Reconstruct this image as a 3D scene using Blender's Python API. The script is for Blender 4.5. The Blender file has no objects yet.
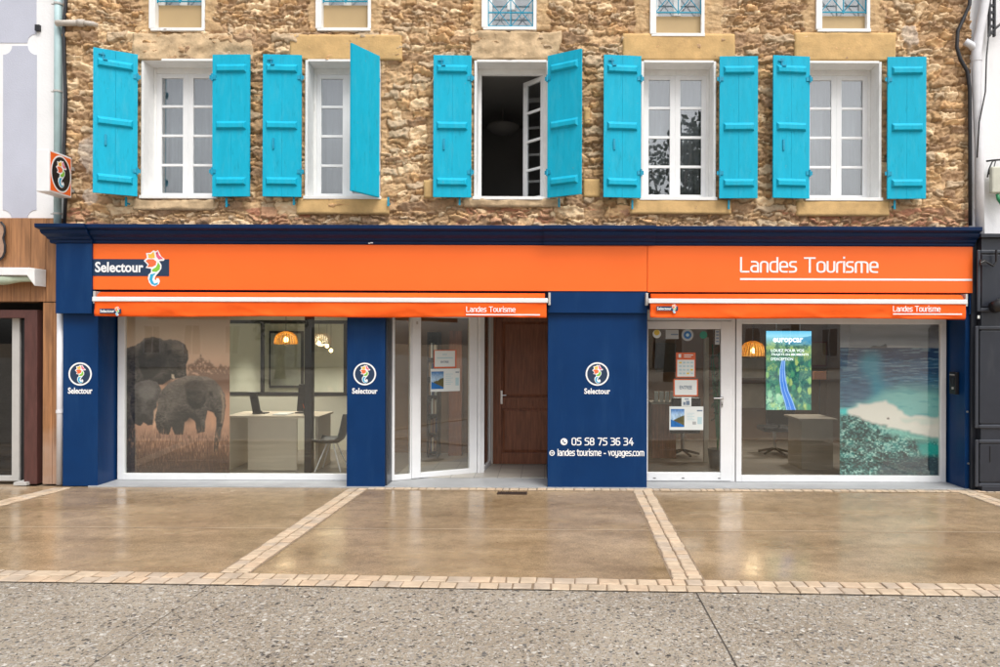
import bpy, math, random
import numpy as np
from mathutils import Vector
R = math.radians
random.seed(7)
SC = bpy.context.scene
COL = SC.collection

# ------------------------------------------------------------------ camera
D, F, HC, CX, HY = 9.5, 722.0, 1.934, 545.0, 341.0   # distance, focal (px of 1000), eye height, axis pixel
cam_d = bpy.data.cameras.new('camera'); cam = bpy.data.objects.new('camera', cam_d); COL.objects.link(cam)
cam_d.sensor_width = 36; cam_d.lens = 36*F/1000
cam_d.shift_x = -(CX-500)/1000; cam_d.shift_y = (HY-333.5)/1000
cam_d.clip_start = 0.05; cam_d.clip_end = 2000
ROLL = R(0.19)
from mathutils import Matrix
cam.matrix_world = Matrix.Translation((0, -D, HC)) @ Matrix.Rotation(R(90), 4, 'X') @ Matrix.Rotation(ROLL, 4, 'Z')
SC.camera = cam

# ------------------------------------------------------------------ sky, sun, exposure
SUN_EL, SUN_AZ = 58, 150          # azimuth clockwise from north (+Y): the sun stands behind the camera, a little to the right
w = bpy.data.worlds.new('World'); SC.world = w; w.use_nodes = True
nt = w.node_tree; nt.nodes.clear()
sky = nt.nodes.new('ShaderNodeTexSky'); sky.sky_type = 'NISHITA'; sky.sun_disc = False
sky.sun_elevation = R(SUN_EL); sky.sun_rotation = R(SUN_AZ)
sky.air_density = 1.0; sky.dust_density = 4.0; sky.ozone_density = 1.0
hs = nt.nodes.new('ShaderNodeHueSaturation'); hs.inputs['Saturation'].default_value = 0.22
bg = nt.nodes.new('ShaderNodeBackground'); bg.inputs[1].default_value = 0.15
wo = nt.nodes.new('ShaderNodeOutputWorld')
nt.links.new(sky.outputs[0], hs.inputs['Color']); nt.links.new(hs.outputs[0], bg.inputs[0]); nt.links.new(bg.outputs[0], wo.inputs[0])
sl = bpy.data.lights.new('sun', 'SUN'); sun = bpy.data.objects.new('sun', sl); COL.objects.link(sun)
sl.energy = 1.5; sl.angle = R(24); sl.color = (1.0, 0.96, 0.90)
el, az = R(SUN_EL), R(SUN_AZ)
sdir = Vector((math.sin(az)*math.cos(el), math.cos(az)*math.cos(el), math.sin(el)))
sun.rotation_euler = sdir.to_track_quat('Z', 'Y').to_euler()
vs = SC.view_settings
vs.view_transform = 'Standard'; vs.look = 'None'; vs.gamma = 1.0; vs.exposure = 0.42; vs.use_curve_mapping = False
SC.render.engine = 'CYCLES'
SC.cycles.use_denoising = True
SC.cycles.max_bounces = 10; SC.cycles.diffuse_bounces = 5; SC.cycles.transparent_max_bounces = 16
SC.cycles.sample_clamp_indirect = 6

# ------------------------------------------------------------------ helpers
def U(px, py):                      # take the small roll out of a measured pixel
    t = math.tan(ROLL)
    return px + t*(py-HY), py - t*(px-CX)
def WX(px, Y=0.0, py=341): return (U(px, py)[0]-CX)*(D+Y)/F
def WZ(py, Y=0.0, px=545): return HC-(U(px, py)[1]-HY)*(D+Y)/F
def srgb(r, g, b):
    f = lambda c: (c/255)/12.92 if c/255 <= .04045 else ((c/255+.055)/1.055)**2.4
    return (f(r), f(g), f(b))

OFF = {}
def off(p): return OFF.get(p.name, Vector((0,0,0))) if p else Vector((0,0,0))
def tag(o, label=None, cat=None, group=None, kind=None):
    if label: o['label'] = label
    if cat: o['category'] = cat
    if group: o['group'] = group
    if kind: o['kind'] = kind
    return o
def thing(name, loc, label, cat, group=None):
    o = bpy.data.objects.new(name, None); COL.objects.link(o)
    o.location = loc; o.empty_display_size = .1; OFF[o.name] = Vector(loc)
    return tag(o, label, cat, group)
class MB:
    def __init__(s): s.v=[]; s.f=[]; s.m=[]
    def add(s, vs, fs, mi=0):
        b = len(s.v); s.v += [tuple(p) for p in vs]
        for f in fs: s.f.append([b+i for i in f]); s.m.append(mi)
        return s
    def box(s, x0,x1,y0,y1,z0,z1, mi=0):
        if x0>x1: x0,x1=x1,x0
        if y0>y1: y0,y1=y1,y0
        if z0>z1: z0,z1=z1,z0
        return s.add([(x0,y0,z0),(x1,y0,z0),(x1,y1,z0),(x0,y1,z0),(x0,y0,z1),(x1,y0,z1),(x1,y1,z1),(x0,y1,z1)],
              [(0,3,2,1),(4,5,6,7),(0,1,5,4),(1,2,6,5),(2,3,7,6),(3,0,4,7)], mi)
    def quad(s, a,b,c,d, mi=0): return s.add([a,b,c,d], [(0,1,2,3)], mi)
    def prism(s, poly, y0, y1, mi=0):       # polygon in XZ given anticlockwise seen from the camera (-Y)
        n=len(poly)
        A=sum(poly[i][0]*poly[(i+1)%n][1]-poly[(i+1)%n][0]*poly[i][1] for i in range(n))
        if A<0: poly=poly[::-1]
        vs=[(x,y0,z) for x,z in poly]+[(x,y1,z) for x,z in poly]
        fs=[list(range(n)), list(range(2*n-1,n-1,-1))]
        fs+=[(i, i+n, (i+1)%n+n, (i+1)%n) for i in range(n)]
        return s.add(vs, fs, mi)
    def disc(s, cx, cz, r, y0, y1, mi=0, n=40, r_in=None, sx=1.0):
        if r_in is None:
            return s.prism([(cx+sx*r*math.cos(2*math.pi*i/n), cz+r*math.sin(2*math.pi*i/n)) for i in range(n)], y0, y1, mi)
        vs=[]
        for y in (y0,y1):
            for rr in (r_in, r):
                vs += [(cx+sx*rr*math.cos(2*math.pi*i/n), y, cz+rr*math.sin(2*math.pi*i/n)) for i in range(n)]
        fs=[]
        for i in range(n):
            j=(i+1)%n
            fs += [(i,n+i,n+j,j), (2*n+i,2*n+j,3*n+j,3*n+i), (n+i,3*n+i,3*n+j,n+j), (i,j,2*n+j,2*n+i)]
        return s.add(vs, fs, mi)
    def tube(s, pts, r, n=10, mi=0, cap=True):
        pts=[Vector(p) for p in pts]; rings=[]
        up=None
        for i,p in enumerate(pts):
            t=((pts[min(i+1,len(pts)-1)]-pts[max(i-1,0)])).normalized()
            if up is None: up = Vector((0,0,1)) if abs(t.z)<.9 else Vector((0,1,0))
            a=t.cross(up).normalized(); b=a.cross(t).normalized(); up=b
            rr = r[i] if isinstance(r,(list,tuple)) else r
            rings.append([p+a*rr*math.cos(2*math.pi*k/n)+b*rr*math.sin(2*math.pi*k/n) for k in range(n)])
        vs=[q for rg in rings for q in rg]; fs=[]
        for i in range(len(rings)-1):
            for k in range(n):
                k2=(k+1)%n
                fs.append((i*n+k,i*n+k2,(i+1)*n+k2,(i+1)*n+k))
        if cap: fs += [list(range(n))[::-1], [len(vs)-n+k for k in range(n)]]
        return s.add(vs,fs,mi)
    def lathe(s, prof, c, n=24, mi=0):        # (r,z) profile round the vertical axis through c
        vs=[]; fs=[]
        for r,z in prof: vs += [(c[0]+r*math.cos(2*math.pi*k/n), c[1]+r*math.sin(2*math.pi*k/n), c[2]+z) for k in range(n)]
        for i in range(len(prof)-1):
            for k in range(n):
                k2=(k+1)%n; fs.append((i*n+k,i*n+k2,(i+1)*n+k2,(i+1)*n+k))
        return s.add(vs,fs,mi)
    def build(s, name, mats, parent=None, bevel=0, smooth=False, local=False, loc=None, rotz=0.0, segs=2):
        me=bpy.data.meshes.new(name)
        o_=Vector((0,0,0)) if local else off(parent)
        me.from_pydata([(x-o_.x,y-o_.y,z-o_.z) for x,y,z in s.v], [], s.f)
        if not isinstance(mats,(list,tuple)): mats=[mats]
        for m in mats: me.materials.append(m)
        if len(mats)>1: me.polygons.foreach_set('material_index', s.m)
        if smooth: me.polygons.foreach_set('use_smooth', [True]*len(me.polygons))
        me.update()
        o=bpy.data.objects.new(name, me); COL.objects.link(o)
        if parent:
            o.parent=parent
        OFF[o.name]=off(parent).copy()
        if loc is not None: o.location=loc
        if rotz: o.rotation_euler=(0,0,rotz)
        if bevel:
            b=o.modifiers.new('bevel','BEVEL'); b.width=bevel; b.segments=segs; b.limit_method='ANGLE'; b.angle_limit=R(40)
        return o

# ------------------------------------------------------------------ numpy noise
def vnoise(x, z, seed=0):
    xi=np.floor(x).astype(np.int64); zi=np.floor(z).astype(np.int64)
    fx=x-xi; fz=z-zi; fx=fx*fx*(3-2*fx); fz=fz*fz*(3-2*fz)
    def h(a,b):
        n=(a*374761393+b*668265263+seed*1442695041)&0x7fffffff
        n=((n^(n>>13))*1274126177)&0x7fffffff
        n=((n^(n>>15))*2246822519)&0x7fffffff
        return ((n^(n>>16))&0xffff)/65535.0
    return (h(xi,zi)*(1-fx)+h(xi+1,zi)*fx)*(1-fz)+(h(xi,zi+1)*(1-fx)+h(xi+1,zi+1)*fx)*fz
def fbm(x,z,seed=0,oct=4):
    s=0; a=.5
    for k in range(oct):
        s=s+a*vnoise(x*2**k,z*2**k,seed+k*17); a*=.5
    return s
def sstep(a,b,x):
    t=np.clip((x-a)/(b-a),0,1); return t*t*(3-2*t)

# ------------------------------------------------------------------ materials
def newmat(name):
    m=bpy.data.materials.new(name); m.use_nodes=True
    n=m.node_tree.nodes; l=m.node_tree.links; b=n['Principled BSDF']
    return m,n,l,b
def pbr(name, col, rough=.5, var=.10, scale=6.0, bump=0.0, bscale=60.0, metal=0.0, spec=.5, stretch=(1,1,1), col2=None, coat=0.0, rvar=0.1):
    m,n,l,b=newmat(name)
    tc=n.new('ShaderNodeTexCoord'); mp=n.new('ShaderNodeMapping'); mp.inputs['Scale'].default_value=stretch
    l.new(tc.outputs['Object'], mp.inputs[0])
    nz=n.new('ShaderNodeTexNoise'); nz.inputs['Scale'].default_value=scale; nz.inputs['Detail'].default_value=6; nz.inputs['Roughness'].default_value=.6
    l.new(mp.outputs[0], nz.inputs['Vector'])
    rp=n.new('ShaderNodeMapRange'); rp.inputs['From Min'].default_value=.3; rp.inputs['From Max'].default_value=.7
    l.new(nz.outputs['Fac'], rp.inputs['Value'])
    mx=n.new('ShaderNodeMix'); mx.data_type='RGBA'
    c2=col2 if col2 else tuple(c*(1-var) for c in col)
    mx.inputs['A'].default_value=(*c2,1); mx.inputs['B'].default_value=(*[min(1,c*(1+var*.6)) for c in col],1)
    l.new(rp.outputs[0], mx.inputs['Factor']); l.new(mx.outputs['Result'], b.inputs['Base Color'])
    rr=n.new('ShaderNodeMapRange'); rr.inputs['To Min'].default_value=max(.02,rough-rvar); rr.inputs['To Max'].default_value=min(1,rough+rvar)
    l.new(nz.outputs['Fac'], rr.inputs['Value']); l.new(rr.outputs[0], b.inputs['Roughness'])
    b.inputs['Metallic'].default_value=metal; b.inputs['Specular IOR Level'].default_value=spec
    if coat: b.inputs['Coat Weight'].default_value=coat
    if bump:
        n2=n.new('ShaderNodeTexNoise'); n2.inputs['Scale'].default_value=bscale; n2.inputs['Detail'].default_value=5
        l.new(mp.outputs[0], n2.inputs['Vector'])
        bp=n.new('ShaderNodeBump'); bp.inputs['Strength'].default_value=bump; bp.inputs['Distance'].default_value=.01
        l.new(n2.outputs['Fac'], bp.inputs['Height']); l.new(bp.outputs[0], b.inputs['Normal'])
    return m
def glassmat(name, tint=(.86,.89,.87), refl=.06, rough=.0):
    m,n,l,b=newmat(name); n.remove(b); out=n['Material Output']
    tr=n.new('ShaderNodeBsdfTransparent'); tr.inputs[0].default_value=(*tint,1)
    gl=n.new('ShaderNodeBsdfGlossy'); gl.inputs['Roughness'].default_value=rough; gl.inputs[0].default_value=(1,1,1,1)
    lw=n.new('ShaderNodeLayerWeight'); pw=n.new('ShaderNodeMath'); pw.operation='POWER'; pw.inputs[1].default_value=4
    l.new(lw.outputs['Facing'], pw.inputs[0])
    mr=n.new('ShaderNodeMapRange'); mr.inputs['To Min'].default_value=refl; l.new(pw.outputs[0], mr.inputs['Value'])
    tc=n.new('ShaderNodeTexCoord'); nz=n.new('ShaderNodeTexNoise'); nz.inputs['Scale'].default_value=1.6; nz.inputs['Detail'].default_value=1
    l.new(tc.outputs['Object'], nz.inputs['Vector'])
    bp=n.new('ShaderNodeBump'); bp.inputs['Strength'].default_value=.06; bp.inputs['Distance'].default_value=.02
    l.new(nz.outputs['Fac'], bp.inputs['Height']); l.new(bp.outputs[0], gl.inputs['Normal'])
    mx=n.new('ShaderNodeMixShader'); l.new(mr.outputs[0], mx.inputs[0]); l.new(tr.outputs[0], mx.inputs[1]); l.new(gl.outputs[0], mx.inputs[2])
    l.new(mx.outputs[0], out.inputs[0])
    return m
def emit(name, col, s):
    m,n,l,b=newmat(name); b.inputs['Base Color'].default_value=(*col,1)
    b.inputs['Emission Color'].default_value=(*col,1); b.inputs['Emission Strength'].default_value=s
    return m
def vcol(name, rough=.6, emission=0, spec=.3):
    m,n,l,b=newmat(name); a=n.new('ShaderNodeAttribute'); a.attribute_name='Col'
    b.inputs['Roughness'].default_value=rough; b.inputs['Specular IOR Level'].default_value=spec
    if emission:
        b.inputs['Base Color'].default_value=(.01,.01,.01,1)
        l.new(a.outputs['Color'], b.inputs['Emission Color']); b.inputs['Emission Strength'].default_value=emission
    else: l.new(a.outputs['Color'], b.inputs['Base Color'])
    return m

M={}
M['navy']   = pbr('navy paint', (.0006,.031,.122), .42, .10, 3, .05, 40, spec=.22)
M['navy_dk']= pbr('dark navy cornice paint', (.001,.018,.075), .42, .15, 4, .05, 40, spec=.22)
M['orange'] = pbr('orange sign film', (.93,.150,.012), .45, .03, 1.2)
M['orange_cloth'] = pbr('orange awning cloth', (.93,.125,.014), .8, .08, 4, .7, 7, spec=.2)
M['white']  = pbr('white lacquered aluminium', (.80,.81,.82), .35, .04, 5)
M['white_old'] = pbr('weathered white paint', (.82,.82,.81), .55, .06, 9, .12, 60)
M['letter'] = pbr('white vinyl lettering', (.86,.87,.88), .45, .01, 3)
M['cyan']   = pbr('turquoise shutter paint', (.004,.41,.60), .55, .09, 3.5, .12, 60, stretch=(3,3,.6), spec=.22)
def weather(m, col, lo, hi, amt, scale=7, stretch=(2.2,2.2,.5)):
    n=m.node_tree.nodes; l=m.node_tree.links; b=n['Principled BSDF']; src=b.inputs['Base Color'].links[0].from_socket
    tc=n.new('ShaderNodeTexCoord'); oi=n.new('ShaderNodeObjectInfo'); mp=n.new('ShaderNodeMapping'); mp.inputs['Scale'].default_value=stretch
    ad=n.new('ShaderNodeVectorMath'); ad.operation='ADD'; l.new(tc.outputs['Object'],ad.inputs[0]); mu=n.new('ShaderNodeMath'); mu.operation='MULTIPLY'; mu.inputs[1].default_value=50; l.new(oi.outputs['Random'],mu.inputs[0]); l.new(mu.outputs[0],ad.inputs[1])
    l.new(ad.outputs[0],mp.inputs[0]); nz=n.new('ShaderNodeTexNoise'); nz.inputs['Scale'].default_value=scale; nz.inputs['Detail'].default_value=8; nz.inputs['Roughness'].default_value=.65; l.new(mp.outputs[0],nz.inputs['Vector'])
    mr=n.new('ShaderNodeMapRange'); mr.inputs['From Min'].default_value=lo; mr.inputs['From Max'].default_value=hi; mr.inputs['To Max'].default_value=amt; l.new(nz.outputs['Fac'],mr.inputs['Value'])
    mx=n.new('ShaderNodeMix'); mx.data_type='RGBA'; l.new(mr.outputs[0],mx.inputs['Factor']); l.new(src,mx.inputs['A']); mx.inputs['B'].default_value=(*col,1); l.new(mx.outputs['Result'],b.inputs['Base Color'])
M['cyan_dk']= pbr('turquoise ironwork paint', (.002,.30,.46), .5, .2, 20)
M['glass']  = glassmat('shop window glass', (.955,.965,.95), .062)
M['glass_up'] = glassmat('house window glass', (.90,.92,.93), .17)
M['glass_dk'] = glassmat('dark neighbour glass', (.55,.55,.55), .06)
M['steel']  = pbr('brushed steel', (.62,.62,.62), .3, .1, 20, metal=1)
M['black']  = pbr('black plastic', (.012,.012,.014), .4, .2, 10)
M['iron']   = pbr('black iron', (.018,.018,.022), .5, .3, 15, .2)
M['lintel'] = pbr('smooth ochre stone', (.62,.41,.185), .85, .22, 5, .35, 45, spec=.2)
M['lintel_rough'] = pbr('rough pale stone', (.60,.44,.27), .9, .34, 7, .9, 25, spec=.2)
M['tan_panel'] = pbr('tan painted board', (.46,.33,.17), .7, .06, 3)
M['wood_door'] = pbr('dark stained oak', (.27,.098,.048), .42, .45, 4, .25, 30, stretch=(8,8,.8))
M['curtain']= pbr('grey net curtain', (.27,.285,.30), .9, .08, 4)
M['plaster']= pbr('white plaster', (.75,.75,.74), .9, .06, 2, .2, 40)
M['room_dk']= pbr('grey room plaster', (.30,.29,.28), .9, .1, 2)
M['cream']  = pbr('cream painted wall', (.70,.70,.60), .8, .05, 2)
M['taupe']  = pbr('taupe painted wall', (.23,.145,.09), .8, .1, 2)
M['ceil']   = pbr('white ceiling tile', (.7,.68,.64), .9, .05, 2)
M['shopfloor']=pbr('grey vinyl floor', (.22,.20,.18), .4, .15, 4)
M['beige']  = pbr('beige laminate', (.62,.55,.44), .5, .05, 3)
M['chair']  = pbr('grey moulded seat', (.10,.11,.11), .45, .1, 5)
M['rattan'] = pbr('amber woven rattan', (.80,.55,.15), .6, .25, 40, .6, 90)
M['bulb']   = emit('glowing bulb', (1,.74,.34), 6)
M['spot']   = emit('ceiling spot glow', (1,.88,.7), 14)
M['threshold'] = pbr('grey threshold concrete', (.36,.37,.38), .45, .14, 3, .2, 60)
M['sett']   = pbr('pale limestone setts', (.56,.44,.315), .6, .24, 5, .5, 50)
M['dirt'] = pbr('dirt in the joint', (.075,.062,.05), .9, .4, 9)
M['sett_b'] = pbr('greyer limestone setts', (.50,.405,.31), .6, .24, 5, .5, 50)
M['sett_c'] = pbr('pinkish limestone setts', (.57,.43,.30), .6, .24, 5, .5, 50)
M['joint']  = pbr('dark sandy joint', (.26,.19,.125), .85, .25, 12, .5, 60)
M['render_w'] = pbr('white limewash', (.82,.82,.83), .85, .05, 1.5, .25, 40)
M['render_g'] = pbr('lavender grey render', (.50,.52,.61), .9, .06, 2, .35, 70)
def mat_plank():
    m=pbr('varnished larch planks', (.37,.175,.075), .55, .5, 2.5, .25, 25, stretch=(9,9,.45)); n=m.node_tree.nodes; l=m.node_tree.links; b=n['Principled BSDF']
    src=b.inputs['Base Color'].links[0].from_socket
    tc=n.new('ShaderNodeTexCoord'); sp=n.new('ShaderNodeSeparateXYZ'); l.new(tc.outputs['Object'],sp.inputs[0])
    nz=n.new('ShaderNodeTexNoise'); nz.inputs['Scale'].default_value=3.2; nz.inputs['Detail'].default_value=7; l.new(tc.outputs['Object'],nz.inputs['Vector'])
    # worn, bleached foot of the boards (splash zone) with a ragged edge
    ad=n.new('ShaderNodeMath'); ad.operation='MULTIPLY_ADD'; ad.inputs[1].default_value=1.6; l.new(nz.outputs['Fac'],ad.inputs[0]); l.new(sp.outputs[2],ad.inputs[2])
    mr=n.new('ShaderNodeMapRange'); mr.inputs['From Min'].default_value=1.75; mr.inputs['From Max'].default_value=.95; mr.inputs['To Max'].default_value=.75; l.new(ad.outputs[0],mr.inputs['Value'])
    mx=n.new('ShaderNodeMix'); mx.data_type='RGBA'; l.new(mr.outputs[0],mx.inputs['Factor']); l.new(src,mx.inputs['A']); mx.inputs['B'].default_value=(.42,.29,.22,1)
    n2=n.new('ShaderNodeTexNoise'); n2.inputs['Scale'].default_value=5; n2.inputs['Detail'].default_value=5; mp=n.new('ShaderNodeMapping'); mp.inputs['Scale'].default_value=(1.6,1.6,.35); l.new(tc.outputs['Object'],mp.inputs[0]); l.new(mp.outputs[0],n2.inputs['Vector'])
    m2=n.new('ShaderNodeMapRange'); m2.inputs['From Min'].default_value=.54; m2.inputs['From Max'].default_value=.72; m2.inputs['To Max'].default_value=.55; l.new(n2.outputs['Fac'],m2.inputs['Value'])
    mx2=n.new('ShaderNodeMix'); mx2.data_type='RGBA'; l.new(m2.outputs[0],mx2.inputs['Factor']); l.new(mx.outputs['Result'],mx2.inputs['A']); mx2.inputs['B'].default_value=(.13,.062,.03,1)
    l.new(mx2.outputs['Result'],b.inputs['Base Color']); return m
M['plank']=mat_plank()
M['maroon'] = pbr('maroon door frame', (.095,.036,.030), .5, .3, 6, stretch=(4,4,.6))
M['alu']    = pbr('grey aluminium', (.50,.49,.47), .45, .06, 6)
M['pipe_bl']= pbr('pale blue zinc pipe', (.44,.60,.62), .5, .12, 5)
M['pipe_wh']= pbr('white plastic pipe', (.74,.74,.77), .4, .10, 5)
M['pipe_gr']= pbr('grey cement pipe', (.55,.50,.44), .7, .2, 8)
M['charcoal']=pbr('charcoal shopfront paint', (.021,.025,.036), .36, .12, 5)
M['charcoal_lt']=pbr('charcoal moulding paint', (.036,.042,.056), .32, .1, 5)
M['fabric_green'] = pbr('pale green awning cloth', (.45,.52,.40), .8, .2, 10)
M['meter']  = pbr('beige meter cover', (.55,.55,.46), .5, .1, 8)
M['green']  = pbr('green cable sheath', (.02,.25,.10), .5, .2, 10)
M['paper']  = pbr('white paper', (.72,.76,.74), .7, .03, 4)
M['grate']  = pbr('rusted iron grating', (.05,.025,.015), .7, .4, 20, .4)
M['tile']   = None
weather(M['cyan'],(.07,.46,.60),.50,.78,.40); weather(M['cyan'],(.0,.25,.36),.56,.75,.6,11); weather(M['cyan'],(.30,.30,.26),.66,.74,.5,26,(1,1,.8))
weather(M['navy'],(.02,.075,.19),.50,.78,.35,2.2,(2.5,2.5,.35)); weather(M['white_old'],(.52,.50,.46),.60,.78,.6,6); weather(M['orange_cloth'],(.62,.085,.012),.52,.75,.45,4,(1,1,2.5)); weather(M['white'],(.60,.59,.56),.62,.8,.35,5,(1.5,1.5,.6))
weather(M['lintel'],(.42,.27,.13),.55,.72,.5,6,(1,1,1)); weather(M['charcoal'],(.06,.062,.07),.55,.75,.5,3,(2,2,.5)); weather(M['render_w'],(.60,.60,.60),.60,.78,.45,1.6,(1.5,1.5,.4))
LG = {'navy':pbr('emblem navy', (.012,.035,.085),.5,.02), 'white':M['letter'], 'yellow':pbr('emblem yellow',(.90,.52,.06),.5,.03),
      'pink':pbr('emblem pink',(.80,.12,.22),.5,.03), 'or':pbr('emblem orange',(.82,.16,.05),.5,.03),
      'green':pbr('emblem green',(.22,.55,.05),.5,.03), 'blue':pbr('emblem blue',(.02,.40,.66),.5,.03)}
EM=[LG['white'],LG['yellow'],LG['pink'],LG['or'],LG['green'],LG['blue'],LG['navy']]

def mat_pavement():
    m,n,l,b=newmat('wet tan concrete')
    tc=n.new('ShaderNodeTexCoord')
    def nz(s,d,st=(1,1,1),ro=.6):
        mp=n.new('ShaderNodeMapping'); mp.inputs['Scale'].default_value=st; l.new(tc.outputs['Object'],mp.inputs[0])
        t=n.new('ShaderNodeTexNoise'); t.inputs['Scale'].default_value=s; t.inputs['Detail'].default_value=d; t.inputs['Roughness'].default_value=ro
        l.new(mp.outputs[0],t.inputs['Vector']); return t
    big=nz(.9,5,(.6,1.6,1)); mid=nz(7,6); fine=nz(95,4)
    r1=n.new('ShaderNodeValToRGB'); r1.color_ramp.elements[0].position=.32; r1.color_ramp.elements[1].position=.70
    r1.color_ramp.elements[0].color=(.235,.158,.085,1); r1.color_ramp.elements[1].color=(.44,.32,.195,1)
    l.new(big.outputs['Fac'], r1.inputs[0])
    mx=n.new('ShaderNodeMix'); mx.data_type='RGBA'; mx.blend_type='OVERLAY'; mx.inputs['Factor'].default_value=.45
    l.new(r1.outputs[0], mx.inputs['A']); l.new(mid.outputs['Fac'], mx.inputs['B'])
    mx2=n.new('ShaderNodeMix'); mx2.data_type='RGBA'; mx2.blend_type='OVERLAY'; mx2.inputs['Factor'].default_value=.85
    l.new(mx.outputs['Result'], mx2.inputs['A']); l.new(fine.outputs['Fac'], mx2.inputs['B'])
    # scattered dark specks
    vo=n.new('ShaderNodeTexVoronoi'); vo.inputs['Scale'].default_value=9; l.new(tc.outputs['Object'],vo.inputs['Vector'])
    lt=n.new('ShaderNodeMath'); lt.operation='LESS_THAN'; lt.inputs[1].default_value=.07; l.new(vo.outputs['Distance'],lt.inputs[0])
    sep=n.new('ShaderNodeSeparateColor'); l.new(vo.outputs['Color'],sep.inputs[0])
    g2=n.new('ShaderNodeMath'); g2.operation='GREATER_THAN'; g2.inputs[1].default_value=.72; l.new(sep.outputs[0],g2.inputs[0])
    mu=n.new('ShaderNodeMath'); mu.operation='MULTIPLY'; l.new(lt.outputs[0],mu.inputs[0]); l.new(g2.outputs[0],mu.inputs[1])
    mu2=n.new('ShaderNodeMath'); mu2.operation='MULTIPLY'; mu2.inputs[1].default_value=.7; l.new(mu.outputs[0],mu2.inputs[0])
    mx3=n.new('ShaderNodeMix'); mx3.data_type='RGBA'; l.new(mu2.outputs[0],mx3.inputs['Factor']); l.new(mx2.outputs['Result'],mx3.inputs['A']); mx3.inputs['B'].default_value=(.05,.035,.025,1)
    l.new(mx3.outputs['Result'], b.inputs['Base Color'])
    wet=nz(1.3,4,(.45,1.5,1))
    rr=n.new('ShaderNodeMapRange'); rr.inputs['From Min'].default_value=.35; rr.inputs['From Max'].default_value=.68
    rr.inputs['To Min'].default_value=.07; rr.inputs['To Max'].default_value=.34
    l.new(wet.outputs['Fac'], rr.inputs['Value']); l.new(rr.outputs[0], b.inputs['Roughness'])
    b.inputs['Specular IOR Level'].default_value=.5
    bp=n.new('ShaderNodeBump'); bp.inputs['Strength'].default_value=.10; bp.inputs['Distance'].default_value=.004
    l.new(fine.outputs['Fac'],bp.inputs['Height']); 
    bp2=n.new('ShaderNodeBump'); bp2.inputs['Strength'].default_value=.10; bp2.inputs['Distance'].default_value=.01
    l.new(mid.outputs['Fac'],bp2.inputs['Height']); l.new(bp.outputs[0],bp2.inputs['Normal']); l.new(bp2.outputs[0],b.inputs['Normal'])
    return m
def mat_aggregate():
    m,n,l,b=newmat('exposed aggregate concrete')
    tc=n.new('ShaderNodeTexCoord')
    nz=n.new('ShaderNodeTexNoise'); nz.inputs['Scale'].default_value=30; nz.inputs['Detail'].default_value=3; l.new(tc.outputs['Object'],nz.inputs['Vector'])
    wv=n.new('ShaderNodeMix'); wv.data_type='RGBA'; wv.blend_type='ADD'; wv.inputs['Factor'].default_value=.05
    l.new(tc.outputs['Object'],wv.inputs['A']); l.new(nz.outputs['Color'],wv.inputs['B'])
    def layer(scale, thr):
        vo=n.new('ShaderNodeTexVoronoi'); vo.inputs['Scale'].default_value=scale; vo.inputs['Randomness'].default_value=1
        l.new(wv.outputs['Result'],vo.inputs['Vector'])
        sep=n.new('ShaderNodeSeparateColor'); l.new(vo.outputs['Color'],sep.inputs[0])
        # pebble radius varies per cell
        mr=n.new('ShaderNodeMapRange'); mr.inputs['To Min'].default_value=thr*.45; mr.inputs['To Max'].default_value=thr; l.new(sep.outputs[1],mr.inputs['Value'])
        sb=n.new('ShaderNodeMath'); sb.operation='SUBTRACT'; l.new(mr.outputs[0],sb.inputs[0]); l.new(vo.outputs['Distance'],sb.inputs[1])
        ms=n.new('ShaderNodeMapRange'); ms.inputs['From Max'].default_value=.16; l.new(sb.outputs[0],ms.inputs['Value'])
        cr=n.new('ShaderNodeValToRGB'); cr.color_ramp.interpolation='CONSTANT'
        e=cr.color_ramp.elements; e[0].position=0; e[0].color=(.055,.050,.045,1)
        e[1].position=.14; e[1].color=(.33,.30,.26,1)
        for p,c in ((.27,(.44,.41,.37)),(.45,(.37,.31,.24)),(.56,(.12,.115,.11)),(.68,(.46,.43,.38)),(.82,(.24,.215,.185)),(.94,(.60,.57,.52))):
            q=e.new(p); q.color=(*c,1)
        l.new(sep.outputs[0],cr.inputs[0])
        return ms,cr
    m1,c1=layer(33,.60); m2,c2=layer(80,.68)
    bn=n.new('ShaderNodeTexNoise'); bn.inputs['Scale'].default_value=.8; bn.inputs['Detail'].default_value=5; l.new(tc.outputs['Object'],bn.inputs['Vector'])
    br=n.new('ShaderNodeValToRGB'); br.color_ramp.elements[0].position=.3; br.color_ramp.elements[1].position=.7
    br.color_ramp.elements[0].color=(.25,.205,.15,1); br.color_ramp.elements[1].color=(.39,.335,.26,1); l.new(bn.outputs['Fac'],br.inputs[0])
    a=n.new('ShaderNodeMix'); a.data_type='RGBA'; l.new(m2.outputs[0],a.inputs['Factor']); l.new(br.outputs[0],a.inputs['A']); l.new(c2.outputs[0],a.inputs['B'])
    c=n.new('ShaderNodeMix'); c.data_type='RGBA'; l.new(m1.outputs[0],c.inputs['Factor']); l.new(a.outputs['Result'],c.inputs['A']); l.new(c1.outputs[0],c.inputs['B'])
    l.new(c.outputs['Result'],b.inputs['Base Color'])
    b.inputs['Roughness'].default_value=.6; b.inputs['Specular IOR Level'].default_value=.4
    ad=n.new('ShaderNodeMath'); ad.operation='MAXIMUM'; l.new(m1.outputs[0],ad.inputs[0]); l.new(m2.outputs[0],ad.inputs[1])
    bp=n.new('ShaderNodeBump'); bp.inputs['Strength'].default_value=.6; bp.inputs['Distance'].default_value=.006; l.new(ad.outputs[0],bp.inputs['Height']); l.new(bp.outputs[0],b.inputs['Normal'])
    return m
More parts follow.
